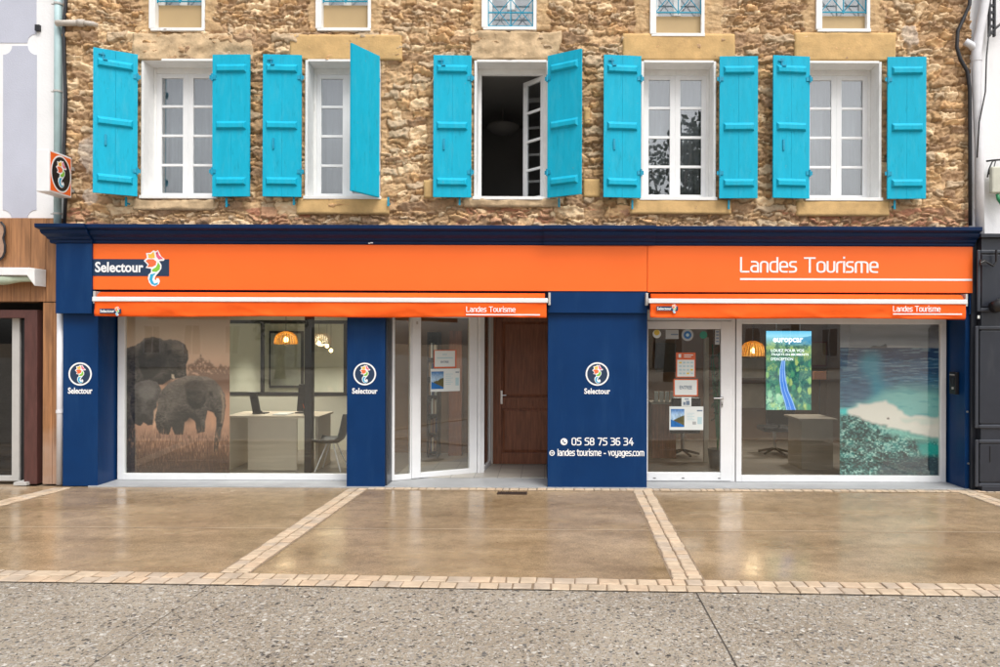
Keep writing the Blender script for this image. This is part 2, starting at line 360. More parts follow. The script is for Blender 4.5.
def mat_tile():
    m,n,l,b=newmat('beige floor tiles'); tc=n.new('ShaderNodeTexCoord')
    bk=n.new('ShaderNodeTexBrick'); bk.offset=0; bk.inputs['Scale'].default_value=1; bk.inputs['Brick Width'].default_value=.33; bk.inputs['Row Height'].default_value=.33
    bk.inputs['Mortar Size'].default_value=.006; bk.inputs['Color1'].default_value=(.42,.39,.34,1); bk.inputs['Color2'].default_value=(.36,.335,.30,1); bk.inputs['Mortar'].default_value=(.17,.16,.145,1)
    l.new(tc.outputs['Object'],bk.inputs['Vector']); l.new(bk.outputs['Color'],b.inputs['Base Color']); b.inputs['Roughness'].default_value=.3
    return m
def mat_stone():
    m,n,l,b=newmat('rubble stone'); a=n.new('ShaderNodeAttribute'); a.attribute_name='Col'
    tc=n.new('ShaderNodeTexCoord'); nz=n.new('ShaderNodeTexNoise'); nz.inputs['Scale'].default_value=22; nz.inputs['Detail'].default_value=8; nz.inputs['Roughness'].default_value=.7
    l.new(tc.outputs['Object'],nz.inputs['Vector'])
    mx=n.new('ShaderNodeMix'); mx.data_type='RGBA'; mx.blend_type='OVERLAY'; mx.inputs['Factor'].default_value=.45
    l.new(a.outputs['Color'],mx.inputs['A']); l.new(nz.outputs['Fac'],mx.inputs['B']); l.new(mx.outputs['Result'],b.inputs['Base Color'])
    b.inputs['Roughness'].default_value=.9; b.inputs['Specular IOR Level'].default_value=.2
    n2=n.new('ShaderNodeTexNoise'); n2.inputs['Scale'].default_value=70; n2.inputs['Detail'].default_value=6; l.new(tc.outputs['Object'],n2.inputs['Vector'])
    bp=n.new('ShaderNodeBump'); bp.inputs['Strength'].default_value=.7; bp.inputs['Distance'].default_value=.01
    l.new(n2.outputs['Fac'],bp.inputs['Height']); l.new(bp.outputs[0],b.inputs['Normal'])
    return m
M['pave']=mat_pavement(); M['road']=mat_aggregate(); M['tile']=mat_tile(); M['stone']=mat_stone()

# ------------------------------------------------------------------ text and emblem
def text_mb(mb, s, x0, x1, z0, z1, y, th=.004, bold=0.0, mi=0, shear=0.0):
    cu=bpy.data.curves.new('t','FONT'); cu.body=s; cu.offset=bold; cu.size=1; cu.resolution_u=3; cu.shear=shear
    o=bpy.data.objects.new('t',cu); COL.objects.link(o)
    dg=bpy.context.evaluated_depsgraph_get(); dg.update()
    me=bpy.data.meshes.new_from_object(o.evaluated_get(dg))
    vs=[v.co.copy() for v in me.vertices]; fs=[list(p.vertices) for p in me.polygons]
    bpy.data.objects.remove(o); bpy.data.curves.remove(cu); bpy.data.meshes.remove(me)
    ax,bx=min(v.x for v in vs),max(v.x for v in vs); ay,by=min(v.y for v in vs),max(v.y for v in vs)
    sx=(x1-x0)/(bx-ax); sz=(z1-z0)/(by-ay)
    P=[(x0+(v.x-ax)*sx, z0+(v.y-ay)*sz) for v in vs]
    cnt={}
    for f in fs:
        for i in range(len(f)):
            e=(f[i],f[(i+1)%len(f)]); cnt[e]=1
    n=len(P); allv=[(x,y,z) for x,z in P]+[(x,y+th,z) for x,z in P]
    F_=[f for f in fs]
    for (i,j) in cnt:
        if (j,i) not in cnt: F_.append([i,i+n,j+n,j])
    mb.add(allv,F_,mi); return mb
GL={'L':(.46,[[(0,1),(0,0),(.46,0)]]),'T':(.60,[[(0,1),(.60,1)],[(.30,1),(.30,0)]]),'n':(.42,[[(0,0),(0,.72),(.42,.72),(.42,0)]]),'m':(.74,[[(0,0),(0,.72),(.37,.72),(.37,0)],[(.30,.72),(.74,.72),(.74,0)]]),
 'a':(.42,[[(.05,.72),(.42,.72),(.42,0)],[(.42,0),(0,0),(0,.42),(.42,.42)]]),'d':(.44,[[(.44,1),(.44,0)],[(.44,0),(0,0),(0,.72),(.44,.72)]]),'e':(.44,[[(0,.36),(.44,.36)],[(.44,.36),(.44,.72),(0,.72),(0,0),(.41,0)]]),'s':(.38,[[(.36,.72),(0,.72),(0,.37),(.38,.37),(.38,0),(0,0)]]),
 'o':(.46,[[(.23,0),(.46,0),(.46,.72),(0,.72),(0,0),(.23,0)]]),'u':(.42,[[(0,.72),(0,0),(.42,0),(.42,.72)]]),'r':(.26,[[(0,0),(0,.72),(.28,.72)]]),'i':(0,[[(0,0),(0,.72)],[(0,1.02),(0,1.05)]]),'l':(0,[[(0,1.02),(0,0)]]),
 't':(.24,[[(.03,.95),(.03,0),(.26,0)],[(-.09,.72),(.26,.72)]]),'v':(.42,[[(0,.72),(.21,0),(.42,.72)]]),'y':(.42,[[(0,.72),(0,.03),(.42,.03)],[(.42,.72),(.42,-.26),(.05,-.26)]]),'g':(.44,[[(.44,0),(0,0),(0,.72),(.44,.72)],[(.44,.72),(.44,-.26),(.04,-.26)]]),
 'c':(.38,[[(.39,.72),(0,.72),(0,0),(.39,0)]]),'-':(.26,[[(0,.35),(.26,.35)]]),'.':(0,[[(0,-.03),(0,.08)]]),
 '0':(.50,[[(.25,0),(.50,0),(.50,1),(0,1),(0,0),(.25,0)]]),'5':(.48,[[(.46,1),(0,1),(0,.58),(.48,.58),(.48,0),(0,0)]]),'8':(.50,[[(.25,.53),(.47,.53),(.47,1),(.03,1),(.03,.53),(.25,.53)],[(.25,0),(.50,0),(.50,.53),(0,.53),(0,0),(.25,0)]]),
 '7':(.48,[[(0,1),(.48,1),(.18,0)]]),'3':(.48,[[(0,1),(.46,1),(.46,.54),(.14,.54)],[(.14,.53),(.48,.53),(.48,0),(0,0)]]),'6':(.48,[[(.43,1),(0,1),(0,0),(.24,0)],[(.24,0),(.48,0),(.48,.57),(0,.57)]]),'4':(.52,[[(.34,1),(0,.28),(.54,.28)],[(.39,.58),(.39,0)]])}
def rounded(p,r):
    out=[p[0]]
    for i in range(1,len(p)-1):
        a,b,c=[Vector((*q,0)) for q in p[i-1:i+2]]; d1=(a-b); d2=(c-b); k=min(r,d1.length*.5 if i>1 else d1.length*.95,d2.length*.5 if i<len(p)-2 else d2.length*.95)
        A=b+d1.normalized()*k; B=b+d2.normalized()*k
        for j in range(7):
            t=j/6; q=A*(1-t)**2+b*2*t*(1-t)+B*t*t; out.append((q.x,q.y))
    return out+[p[-1]]
def stroke_text(mb,s,x0,x1,zb,cap,y,wt=.115,th=.003,gap=.155,mi=0):
    pos=0; segs=[]
    for ch in s:
        if ch==' ': pos+=.38; continue
        w_,st=GL[ch]; segs+=[(pos,q) for q in st]; pos+=w_+gap
    W_=pos-gap; k=(x1-x0)/(W_+wt*1.0); kz=cap/(1+wt); hw=wt/2
    for n_,(o,q) in enumerate(segs):
        q=rounded(q,.25 if len(q)>3 else (.02 if len(q)==3 and (q[1] in ((.48,1),(.21,0),(0,.28)) or q==[(0,1),(0,0),(.46,0)]) else .22)); n=len(q); L=[];Rr=[]; cl=q[0]==q[-1]
        for i in range(n):
            a=q[i-1] if i else (q[-2] if cl else q[0]); b=q[i+1] if i<n-1 else (q[1] if cl else q[-1])
            def nm(u,v): d=Vector((v[0]-u[0],v[1]-u[1])); d=d.normalized() if d.length>1e-9 else None; return d
            d1=nm(a,q[i]); d2=nm(q[i],b); d1=d1 or d2; d2=d2 or d1; nn=(Vector((-d1.y,d1.x))+Vector((-d2.y,d2.x))); nn.normalize(); f=hw/max(.4,nn.dot(Vector((-d1.y,d1.x))))
            ex=Vector((0,0))
            if not cl and i==0: ex=-d2*hw
            if not cl and i==n-1: ex=d1*hw
            c=Vector(q[i])+ex; L.append(c+nn*f); Rr.append(c-nn*f)
        yy=y-.0003*(n_%4); X=lambda p: x0+(o+p.x+hw)*k; Z=lambda p: zb+(p.y+hw)*kz
        vs=[(X(p),yy,Z(p)) for p in L]+[(X(p),yy,Z(p)) for p in Rr]; vs+=[(a_,yy+th,c_) for a_,_,c_ in vs]
        fs=[]
        for i in range(n-1):
            fs+=[(i,n+i,n+i+1,i+1),(2*n+i,i,i+1,2*n+i+1),(n+i,3*n+i,3*n+i+1,n+i+1)]
        if not cl: fs+=[(0,2*n,3*n,n),(n-1,2*n-1,4*n-1,3*n-1)]
        mb.add(vs,fs,mi)
    return mb
SEA=[(0,[(592,208),(625,178),(615,130),(660,128),(690,103),(715,114),(735,100),(752,130),(770,165),(805,190),(795,208),(748,211),(772,250),(770,290),(742,330),(715,360),(702,392),(716,408),(722,385),(745,385),(757,415),(745,445),(710,468),(675,460),(648,430),(635,390),(640,350),(665,325),(668,290),(612,280),(632,250)]),
     (1,[(632,140),(665,142),(692,116),(702,150),(705,178),(670,185),(638,178),(642,160)]),
     (2,[(716,126),(735,113),(746,150),(790,190),(745,194),(722,168)]),
     (3,[(612,208),(640,193),(690,193),(720,215),(715,250),(680,270),(628,272),(645,245)]),
     (4,[(738,222),(760,258),(755,295),(722,320),(680,318),(677,298),(716,275),(730,250)]),
     (5,[(660,345),(715,335),(690,362),(680,400),(700,440),(738,428),(733,448),(705,458),(670,440),(650,400)]),
     (6,[(722,128),(732,126),(730,136),(722,138)])]
def emblem(mb, cx, cz, h, y, mi0=0, sx=1.0):     # seahorse mark, height h
    k=h/368.0
    for mi,poly in SEA:
        mb.prism([(cx+sx*(px-700)*k, cz-(py-285)*k) for px,py in poly], y-(.002 if mi==0 else .004), y, mi0+mi)
    return mb

# ------------------------------------------------------------------ painted sheets (posters, screen): colour grids
def inpoly(P, poly):
    x,z=P; r=np.zeros(x.shape,bool); n=len(poly)
    for i in range(n):
        x0,z0=poly[i]; x1,z1=poly[(i+1)%n]
        if z0==z1: continue
        c=((z0>z)!=(z1>z)) & (x < (x1-x0)*(z-z0)/(z1-z0)+x0)
        r^=c
    return r
def blur(a,k):
    for ax in (0,1):
        p=np.pad(a,[(k,k) if i==ax else (0,0) for i in range(a.ndim)],mode='edge')
        a=sum(np.take(p,range(i,i+a.shape[ax]),axis=ax) for i in range(2*k+1))/(2*k+1)
    return a
def sheet(name, x0,x1,z0,z1,y, img, mat, parent=None, th=.003):   # img: rows top->bottom, linear rgb, on a grid of vertices
    nz,nx=img.shape[:2]
    o_=off(parent)
    gx,gz=np.meshgrid(np.linspace(x0,x1,nx),np.linspace(z1,z0,nz))
    v=np.stack([gx-o_.x, np.full_like(gx,y-o_.y), gz-o_.z],-1).reshape(-1,3)
    i=np.arange((nz-1)*(nx-1)); r=i//(nx-1); c=i%(nx-1); a=r*nx+c
    q=np.stack([a,a+nx,a+nx+1,a+1],-1)
    me=bpy.data.meshes.new(name); me.vertices.add(len(v)); me.vertices.foreach_set('co',v.ravel().astype(np.float32))
    me.loops.add(q.size); me.loops.foreach_set('vertex_index',q.ravel().astype(np.int32))
    me.polygons.add(len(q)); me.polygons.foreach_set('loop_start',(np.arange(len(q))*4).astype(np.int32))
    me.update(calc_edges=True)
    at=me.color_attributes.new('Col','FLOAT_COLOR','POINT')
    rgba=np.concatenate([img.reshape(-1,3),np.ones((nx*nz,1))],1); at.data.foreach_set('color',rgba.ravel().astype(np.float32))
    me.materials.append(mat); o=bpy.data.objects.new(name,me); COL.objects.link(o)
    if th:
        md=o.modifiers.new('thickness','SOLIDIFY'); md.thickness=th; md.offset=-1
    if parent: o.parent=parent
    OFF[o.name]=o_.copy()
    return o
lin=lambda c: np.array(srgb(*c))
def canvas(a,b,c,d,nx,nz): return np.meshgrid(np.linspace(a,c,nx),np.linspace(b,d,nz))
def over(img,mask,col): return img*(1-mask[...,None])+np.array(col)*mask[...,None]
def grad(z,stops):
    out=np.zeros(z.shape+(3,))
    zs=[s[0] for s in stops]; cs=np.array([lin(s[1]) for s in stops])
    for k in range(3): out[...,k]=np.interp(z,zs,cs[:,k])
    return out
def art_elephants():
    x,z=canvas(23,12,432,632,270,410); P=(x+5*(fbm(x/9,z/9,3)-.5),z+5*(fbm(x/9,z/9,4)-.5))
    img=grad(z,[(12,(186,168,148)),(120,(208,184,160)),(200,(228,194,168)),(270,(214,172,146)),(330,(190,142,116)),(450,(186,142,116)),(500,(146,110,92)),(560,(104,78,66)),(632,(66,52,46))])
    tr=sstep(0,14,z-(232-34*fbm(x/22,x*0,11)-14*fbm(x/5,z/7,12)+12*np.abs((x-330)/60)-26*np.exp(-((x-318)/16)**2)))*sstep(255,275,x)*(1-sstep(310,350,z))
    tr*=sstep(.30,.48,fbm(x/6,z/6,13)+.4*sstep(250,285,z))
    img=over(img,blur(tr,1)*.75,lin((108,80,66)))
    def beast(poly,base,seed,bl=1,form=1.15,wr=.95,k=14):
        nonlocal img
        m=blur(inpoly(P,poly).astype(float),bl); d=m
        for _ in range(2): d=blur(d,k)
        gz_=np.gradient(d,axis=0)*k*1.6; gx_=np.gradient(d,axis=1)*k*1.6
        w_=fbm(x/7+2*fbm(x/30,z/30,seed+3)*3,z/4,seed,5)-.5; q=fbm(x/26,z/30,seed+9,4)-.5
        t=.62+form*(1.0*gz_-.25*gx_)+wr*1.1*w_+.9*q
        c=np.array(base)[None,None,:]*np.clip(t,.16,2.6)[...,None]
        img=img*(1-m[...,None])+c*m[...,None]; return m
    def blob(poly,col,op,k=3):
        nonlocal img; img=over(img,blur(inpoly(P,poly).astype(float),k)*op,lin(col))
    big=[(15,168),(60,155),(80,146),(98,128),(130,121),(160,127),(178,136),(200,130),(238,138),(258,152),(268,176),(270,205),(262,228),(264,275),(200,280),(170,300),(60,310),(62,430),(70,640),(15,640)]
    beast(big,lin((104,96,90)),21)
    blob([(178,138),(190,150),(186,205),(176,250),(168,200)],(46,42,41),.75,4)
    beast([(84,150),(104,134),(140,126),(168,140),(180,170),(178,212),(158,252),(128,280),(96,278),(78,235),(74,185)],lin((86,79,75)),22,2,1.3)
    blob([(100,165),(122,150),(140,160),(128,190),(106,196)],(122,112,106),.55,4); blob([(140,190),(170,180),(160,245),(130,265)],(50,46,44),.6,6)
    beast([(206,150),(246,146),(264,178),(258,215),(256,268),(226,266),(224,215),(208,190)],lin((128,116,106)),25,2,.8)
    blob([(186,172),(200,168),(206,180),(196,190),(186,184)],(40,36,35),.9,2); blob([(196,160),(236,150),(240,166),(206,172)],(140,128,118),.4,4)
    blob([(204,262),(214,262),(218,278),(206,276)],(228,206,180),.9,1); blob([(176,268),(203,262),(206,300),(170,300)],(38,34,33),.6,4)
    small=[(46,325),(60,300),(84,286),(120,282),(150,292),(166,318),(160,345),(148,368),(146,400),(134,450),(112,452),(96,440),(84,455),(58,446),(44,400)]
    beast(small,lin((96,89,86)),27,1,1.1)
    blob([(70,318),(96,300),(126,300),(146,316),(136,350),(110,360),(84,350)],(140,132,128),.5,5); blob([(60,355),(80,350),(84,420),(60,430)],(44,40,39),.6,5); blob([(110,365),(140,360),(134,420),(112,430)],(52,48,46),.6,5)
    mid=[(148,392),(152,352),(166,322),(190,296),(228,278),(262,268),(300,266),(340,270),(372,282),(396,306),(412,336),(417,380),(410,430),(398,480),(388,530),(384,552),(370,548),(374,500),(380,452),(380,424),(366,404),(346,396),(338,430),(336,474),(306,482),(296,436),(276,424),(258,440),(250,486),(218,488),(206,456),(196,488),(160,484),(146,460),(140,430)]
    blob([(136,400),(152,380),(148,440),(134,470)],(220,176,146),.8,2)
    beast(mid,lin((112,102,95)),29,1,1.2)
    beast([(258,300),(290,284),(326,290),(346,318),(340,360),(318,392),(286,392),(262,360)],lin((84,76,71)),30,3,1.1)
    blob([(200,400),(290,404),(286,440),(210,450)],(42,38,36),.7,8); blob([(352,404),(370,404),(372,440),(364,470),(356,430)],(196,148,118),.7,2)
    blob([(350,326),(362,324),(366,338),(354,342)],(34,30,29),.85,2); blob([(396,318),(408,338),(413,384),(404,446),(398,440),(404,384)],(176,150,128),.6,2)
    g=vnoise(x/2.6+.35*fbm(x/18,z/20,5)*8,z/13,41); g2=vnoise(x/5+4*fbm(x/24,z/24,6),z/19,42)
    gm=sstep(445,500,z+70*fbm(x/24,z/30,43)-35)
    img=over(img,gm*sstep(.55,.9,g)*.5*(1-.6*sstep(500,600,z)),lin((206,160,128)))
    img=over(img,gm*sstep(.55,.85,g2)*.55,lin((92,66,54))); img=over(img,gm*sstep(.5,.1,g)*.45,lin((70,52,44)))
    img=over(img,sstep(520,640,z+30*fbm(x/40,z/20,45))*.6,lin((60,48,43)))
    img=over(img,sstep(85,20,x)*sstep(360,480,z)*.7,lin((46,42,42)))
    return np.clip(img*1.15,0,.9)
def art_lagoon():
    x,z=canvas(20,25,420,632,270,410); wx=x+12*(fbm(x/24,z/8,1)-.5)*2; wz=z+18*(fbm(x/40,z/12,2)-.5)*2; P=(wx,wz)
    img=grad(z,[(25,(104,104,110)),(60,(122,122,128)),(85,(112,114,122)),(105,(140,142,150)),(127,(156,160,168)),(130,(30,62,100)),(165,(26,64,108)),(185,(34,88,128)),(215,(28,70,112)),(250,(60,112,146)),(320,(84,136,158)),(420,(104,168,172)),(520,(60,120,122)),(632,(70,92,102))])
    cl=fbm(x/90,z/14,3,5); img*=np.where(z<129,.72+.56*cl,1)[...,None]
    sea=sstep(127,131,z)*(1-sstep(370,420,z))
    wv=fbm(x/40,z/4.5,7,5); img=over(img,sea*sstep(.52,.70,wv)*.5,lin((140,176,192))); img=over(img,sea*sstep(.46,.30,wv)*.55,lin((16,44,78)))
    img=over(img,blur(inpoly((x,z),[(135,129),(150,121),(178,122),(190,118),(200,113),(204,120),(206,129)]).astype(float),1)*.9,lin((66,70,80)))
    img=over(img,blur(inpoly(P,[(110,150),(175,160),(180,240),(225,330),(120,340),(140,260),(95,200)]).astype(float),14)*.75,lin((22,146,176)))
    img=over(img,blur(inpoly(P,[(20,265),(130,255),(150,300),(110,338),(20,372)]).astype(float),10)*.65,lin((60,84,120)))
    lag=blur(inpoly(P,[(140,330),(200,292),(300,278),(420,285),(420,430),(250,430),(170,390),(60,378)]).astype(float),13)
    img=over(img,lag*.9,lin((134,194,192))); img=over(img,lag*sstep(.5,.72,fbm(x/50,z/10,77,4))*.55,lin((72,152,164)))
    img=over(img,blur(inpoly(P,[(230,262),(330,258),(420,290),(420,318),(300,292)]).astype(float),6)*.55,lin((66,120,136)))
    low=blur(inpoly(P,[(20,378),(80,382),(190,430),(320,470),(420,500),(420,640),(20,640)]).astype(float),6)
    img=over(img,low,lin((62,118,116)))
    r1=fbm(x/7,z/5,9,4); r2=fbm(x/34,z/22,10,4); reef=.6*r1+.4*r2
    img=over(img,low*sstep(.50,.64,reef)*.95,lin((186,222,214))); img=over(img,low*sstep(.49,.34,reef)*.95,lin((20,50,54))); img=over(img,low*sstep(.52,.66,r2)*.4,lin((40,160,156)))
    img=over(img,blur(inpoly(P,[(20,372),(66,362),(100,350),(94,372),(20,392)]).astype(float),4),lin((74,206,208)))
    img=over(img,blur(inpoly(P,[(44,378),(82,356),(125,343),(170,342),(215,350),(252,374),(290,394),(350,404),(424,408),(424,482),(340,466),(250,452),(180,434),(100,404)]).astype(float),4),lin((238,228,222)))
    img=over(img,blur(inpoly(P,[(250,400),(330,408),(420,412),(420,424),(330,424),(260,416)]).astype(float),5)*.6,lin((190,212,204)))
    img=over(img,blur(inpoly((x,z),[(204,404),(214,402),(216,410),(206,411)]).astype(float),1),lin((120,112,108)))
    img=over(img,blur(inpoly(P,[(180,440),(330,468),(420,486),(420,506),(320,488),(220,470)]).astype(float),6)*.85,lin((140,206,196)))
    img=over(img,blur(inpoly(P,[(322,500),(420,510),(420,556),(340,550)]).astype(float),6)*.95,lin((34,172,164)))
    img=over(img,blur(inpoly(P,[(190,570),(300,556),(424,560),(424,640),(160,640)]).astype(float),8)*.8,lin((54,66,78)))
    return np.clip(img*1.12,0,.9)
def art_road():
    x,z=canvas(73,72,372,600,180,320)
    img=grad(z,[(72,(96,196,240)),(105,(150,220,246)),(135,(120,185,195)),(180,(128,168,110)),(300,(58,128,104)),(460,(80,150,124)),(600,(120,190,158))])
    img=over(img,sstep(0,8,z-(120-.17*(x-220)+16*fbm(x/34,x*0,4)))*sstep(180,150,z)*sstep(140,230,x)*.9,lin((56,146,190)))
    fm=sstep(128,168,z); t=.55*fbm(x/30,z/36,6,4)+.45*fbm(x/5,z/6,7,3)
    img=over(img,fm*sstep(200,270,x)*sstep(200,260,z)*.65,lin((26,108,98)))
    img=over(img,fm*sstep(.50,.64,t)*.6,lin((196,208,110))); img=over(img,fm*sstep(.49,.34,t)*.85,lin((10,78,82)))
    rn=random.Random(3)
    for k in range(46):
        tx=rn.uniform(75,370); tz=rn.uniform(190,600); r0=rn.uniform(7,12)+.035*(tz-190)
        r_=np.sqrt(((x-tx)/r0)**2+((z-tz)/(r0*1.7))**2)+.7*(fbm(x/5,z/5,9+k)-.5)
        colr=rn.choice([(150,200,120),(186,206,116),(70,150,110),(40,118,100)]) if tz<470 or tx>210 else rn.choice([(190,232,196),(150,212,168)])
        sh=np.sqrt(((x-tx-r0*.5)/r0)**2+((z-tz-r0*.7)/(r0*1.7))**2)
        img=over(img,fm*sstep(1.1,.5,sh)*.5,lin((8,70,72))); img=over(img,fm*sstep(1.0,.55,r_)*.75,lin(colr))
    zz=np.array([262,330,400,470,540,600]); cx=np.interp(z,zz,[188,180,183,196,222,240]); hw=np.interp(z,zz,[11,17,21,24,28,31])
    on=sstep(262,275,z)
    img=over(img,sstep(3,0,np.abs(x-cx)-hw)*on,lin((46,124,220)))
    img=over(img,sstep(2.0,0,np.abs(np.abs(x-cx)-hw+3)-1)*on*.8,lin((190,225,250))); img=over(img,sstep(2.5,0,np.abs(x-cx))*on*.8,lin((205,230,250)))
    img=over(img,on*sstep(.55,.7,fbm(x/9,z/9,50))*sstep(500,560,z+(150-x)*.8)*.8,lin((176,226,190)))
    return img
def art_view(seed, sky=(60,120,190)):
    x,z=canvas(0,0,1,1,40,50)
    img=grad(z,[(0,sky),(.35,(170,200,225))])
    img=over(img,sstep(0,.04,z-(.62-.35*x+.1*fbm(x*5,x*0,seed))),lin((96,92,60)))
    img=over(img,sstep(0,.04,z-(.55+.35*x)),lin((40,110,180)))
    img*=(.6+.8*fbm(x*9,z*9,seed+1))[...,None]
    return img

# ================================================================== GROUND
def structure(name, mb, mats, **k):
    o=mb.build(name,mats,**k); o['kind']='structure'; return o
structure('ground', MB().quad((-300,-300,-.02),(300,-300,-.02),(300,300,-.02),(-300,300,-.02)), M['joint'])
ROW = lambda X: -3.755-.0348*X            # line of the cobble border in front
mb=MB(); mb.quad((-40,ROW(-40)-.1,-.004),(40,ROW(40)-.1,-.004),(40,.02,-.004),(-40,.02,-.004)); structure('pavement', mb, M['pave'])
mb=MB(); mb.quad((-60,-60,0.0),(60,-60,0.0),(60,ROW(60)-.13,0.0),(-60,ROW(-60)-.13,0.0)); structure('road', mb, M['road'])

def sett_strip(name, A, B, rows, ws, ln, z=0.006, seed=1, gapmid=.0):
    rnd=random.Random(seed); A=Vector(A); B=Vector(B); t=(B-A); L=t.length; t.normalize(); nrm=Vector((-t.y,t.x,0))
    m=MB(); tot=rows*ws
    a=A-nrm*(tot/2+.012); b=B-nrm*(tot/2+.012); c=B+nrm*(tot/2+.012); d=A+nrm*(tot/2+.012)
    m.quad((a.x,a.y,z-.006),(b.x,b.y,z-.006),(c.x,c.y,z-.006),(d.x,d.y,z-.006),1)
    for r in range(rows):
        s=rnd.uniform(-.05,0)
        while s<L:
            l=ln*rnd.uniform(.75,1.3); s0=max(0,s); s1=min(L,s+l-.012)
            if s1-s0>.03:
                y0=-tot/2+r*ws+.005+rnd.uniform(0,.006); y1=-tot/2+(r+1)*ws-.005-rnd.uniform(0,.006)
                h=z+rnd.uniform(0,.006); j=lambda: rnd.uniform(-.006,.006)
                pts=[(s0+j(),y0+j()),(s1+j(),y0+j()),(s1+j(),y1+j()),(s0+j(),y1+j())]
                c_=(sum(p[0] for p in pts)/4, sum(p[1] for p in pts)/4)
                ins=[(c_[0]+(p[0]-c_[0])*(1-.012/max(.02,abs(p[0]-c_[0]))*.8), c_[1]+(p[1]-c_[1])*(1-.012/max(.02,abs(p[1]-c_[1]))*.8)) for p in pts]
                w3=lambda p,zz: tuple(A+t*p[0]+nrm*p[1]+Vector((0,0,zz)))
                vs=[w3(p,-.012) for p in pts]+[w3(p,h-.004) for p in pts]+[w3(p,h+rnd.uniform(0,.002)) for p in ins]
                fs=[(8,9,10,11)]
                for i in range(4):
                    k=(i+1)%4; fs += [(i,k,4+k,4+i),(4+i,4+k,8+k,8+i)]
                m.add(vs,fs,rnd.choice((0,0,2,3)))
            s+=l
    return structure(name, m, [M['sett'],M['joint'],M['sett_b'],M['sett_c']])
sett_strip('cobble_border',(-9,ROW(-9),0),(9,ROW(9),0),2,.14,.145,.006,3)
sett_strip('cobble_strip',(-2.43,-.10,0),(-2.575,ROW(-2.575)+.16,0),2,.125,.11,.004,4)
sett_strip('cobble_strip',(1.27,-.10,0),(1.17,ROW(1.17)+.16,0),2,.125,.11,.004,5)
sett_strip('cobble_strip',(-6.27,-.10,0),(-6.75,ROW(-6.75)+.16,0),2,.125,.11,.004,6)
sett_strip('cobble_strip',(5.46,-.10,0),(5.56,ROW(5.56)+.16,0),2,.125,.11,.004,7)
sett_strip('cobble_edging',(-2.3,-.075,0),(6.4,-.135,0),1,.12,.11,.005,8)
# slab joints
def groove(pts, wd=.012, z=.003):
    m=MB()
    for a,b in zip(pts,pts[1:]):
        a=Vector(a); b=Vector(b); t=(b-a).normalized(); n_=Vector((-t.y,t.x,0))*wd/2
        m.quad(tuple(a-n_),tuple(b-n_),tuple(b+n_),tuple(a+n_))
    return m
mb=groove([(1.17,ROW(1.17)-.14,.003),(1.14,-5.6,.003),(1.13,-7.4,.003)],.010)
mb2=groove([(-2.62,ROW(-2.62)-.14,.003),(-2.70,-5.6,.003),(-2.76,-7.4,.003)],.004); b0=len(mb.v); mb.v+=mb2.v; mb.f+=[[i+b0 for i in f] for f in mb2.f]; mb.m+=mb2.m
structure('slab_joint', mb, M['dirt'])
mb=groove([(-9,-2.02,.0006),(9,-2.18,.0006)],.012); structure('pavement_joint', mb, M['sett'])
# threshold and porch floor
structure('threshold', MB().box(-6.0,5.9,-.015,.62,-.02,.012), M['threshold'], bevel=.004)
structure('porch_floor', MB().box(-2.1,.03,.62,1.9,-.02,.022), M['tile'], bevel=.003)
# floor drain
g=thing('floor_grate',(-.41,-.33,0),'small rusty drain grating set in the wet pavement below the wooden door','drain grate')
m=MB(); m.box(-.595,-.225,-.40,-.27,-.01,-.001)
m.build('pit',M['black'],g)
m=MB(); m.box(-.60,-.22,-.405,-.39,-.004,.008); m.box(-.60,-.22,-.28,-.265,-.004,.008)
for i in range(13): x=-.60+i*.0305; m.box(x,x+.014,-.39,-.28,-.004,.007)
m.build('grille',M['grate'],g)

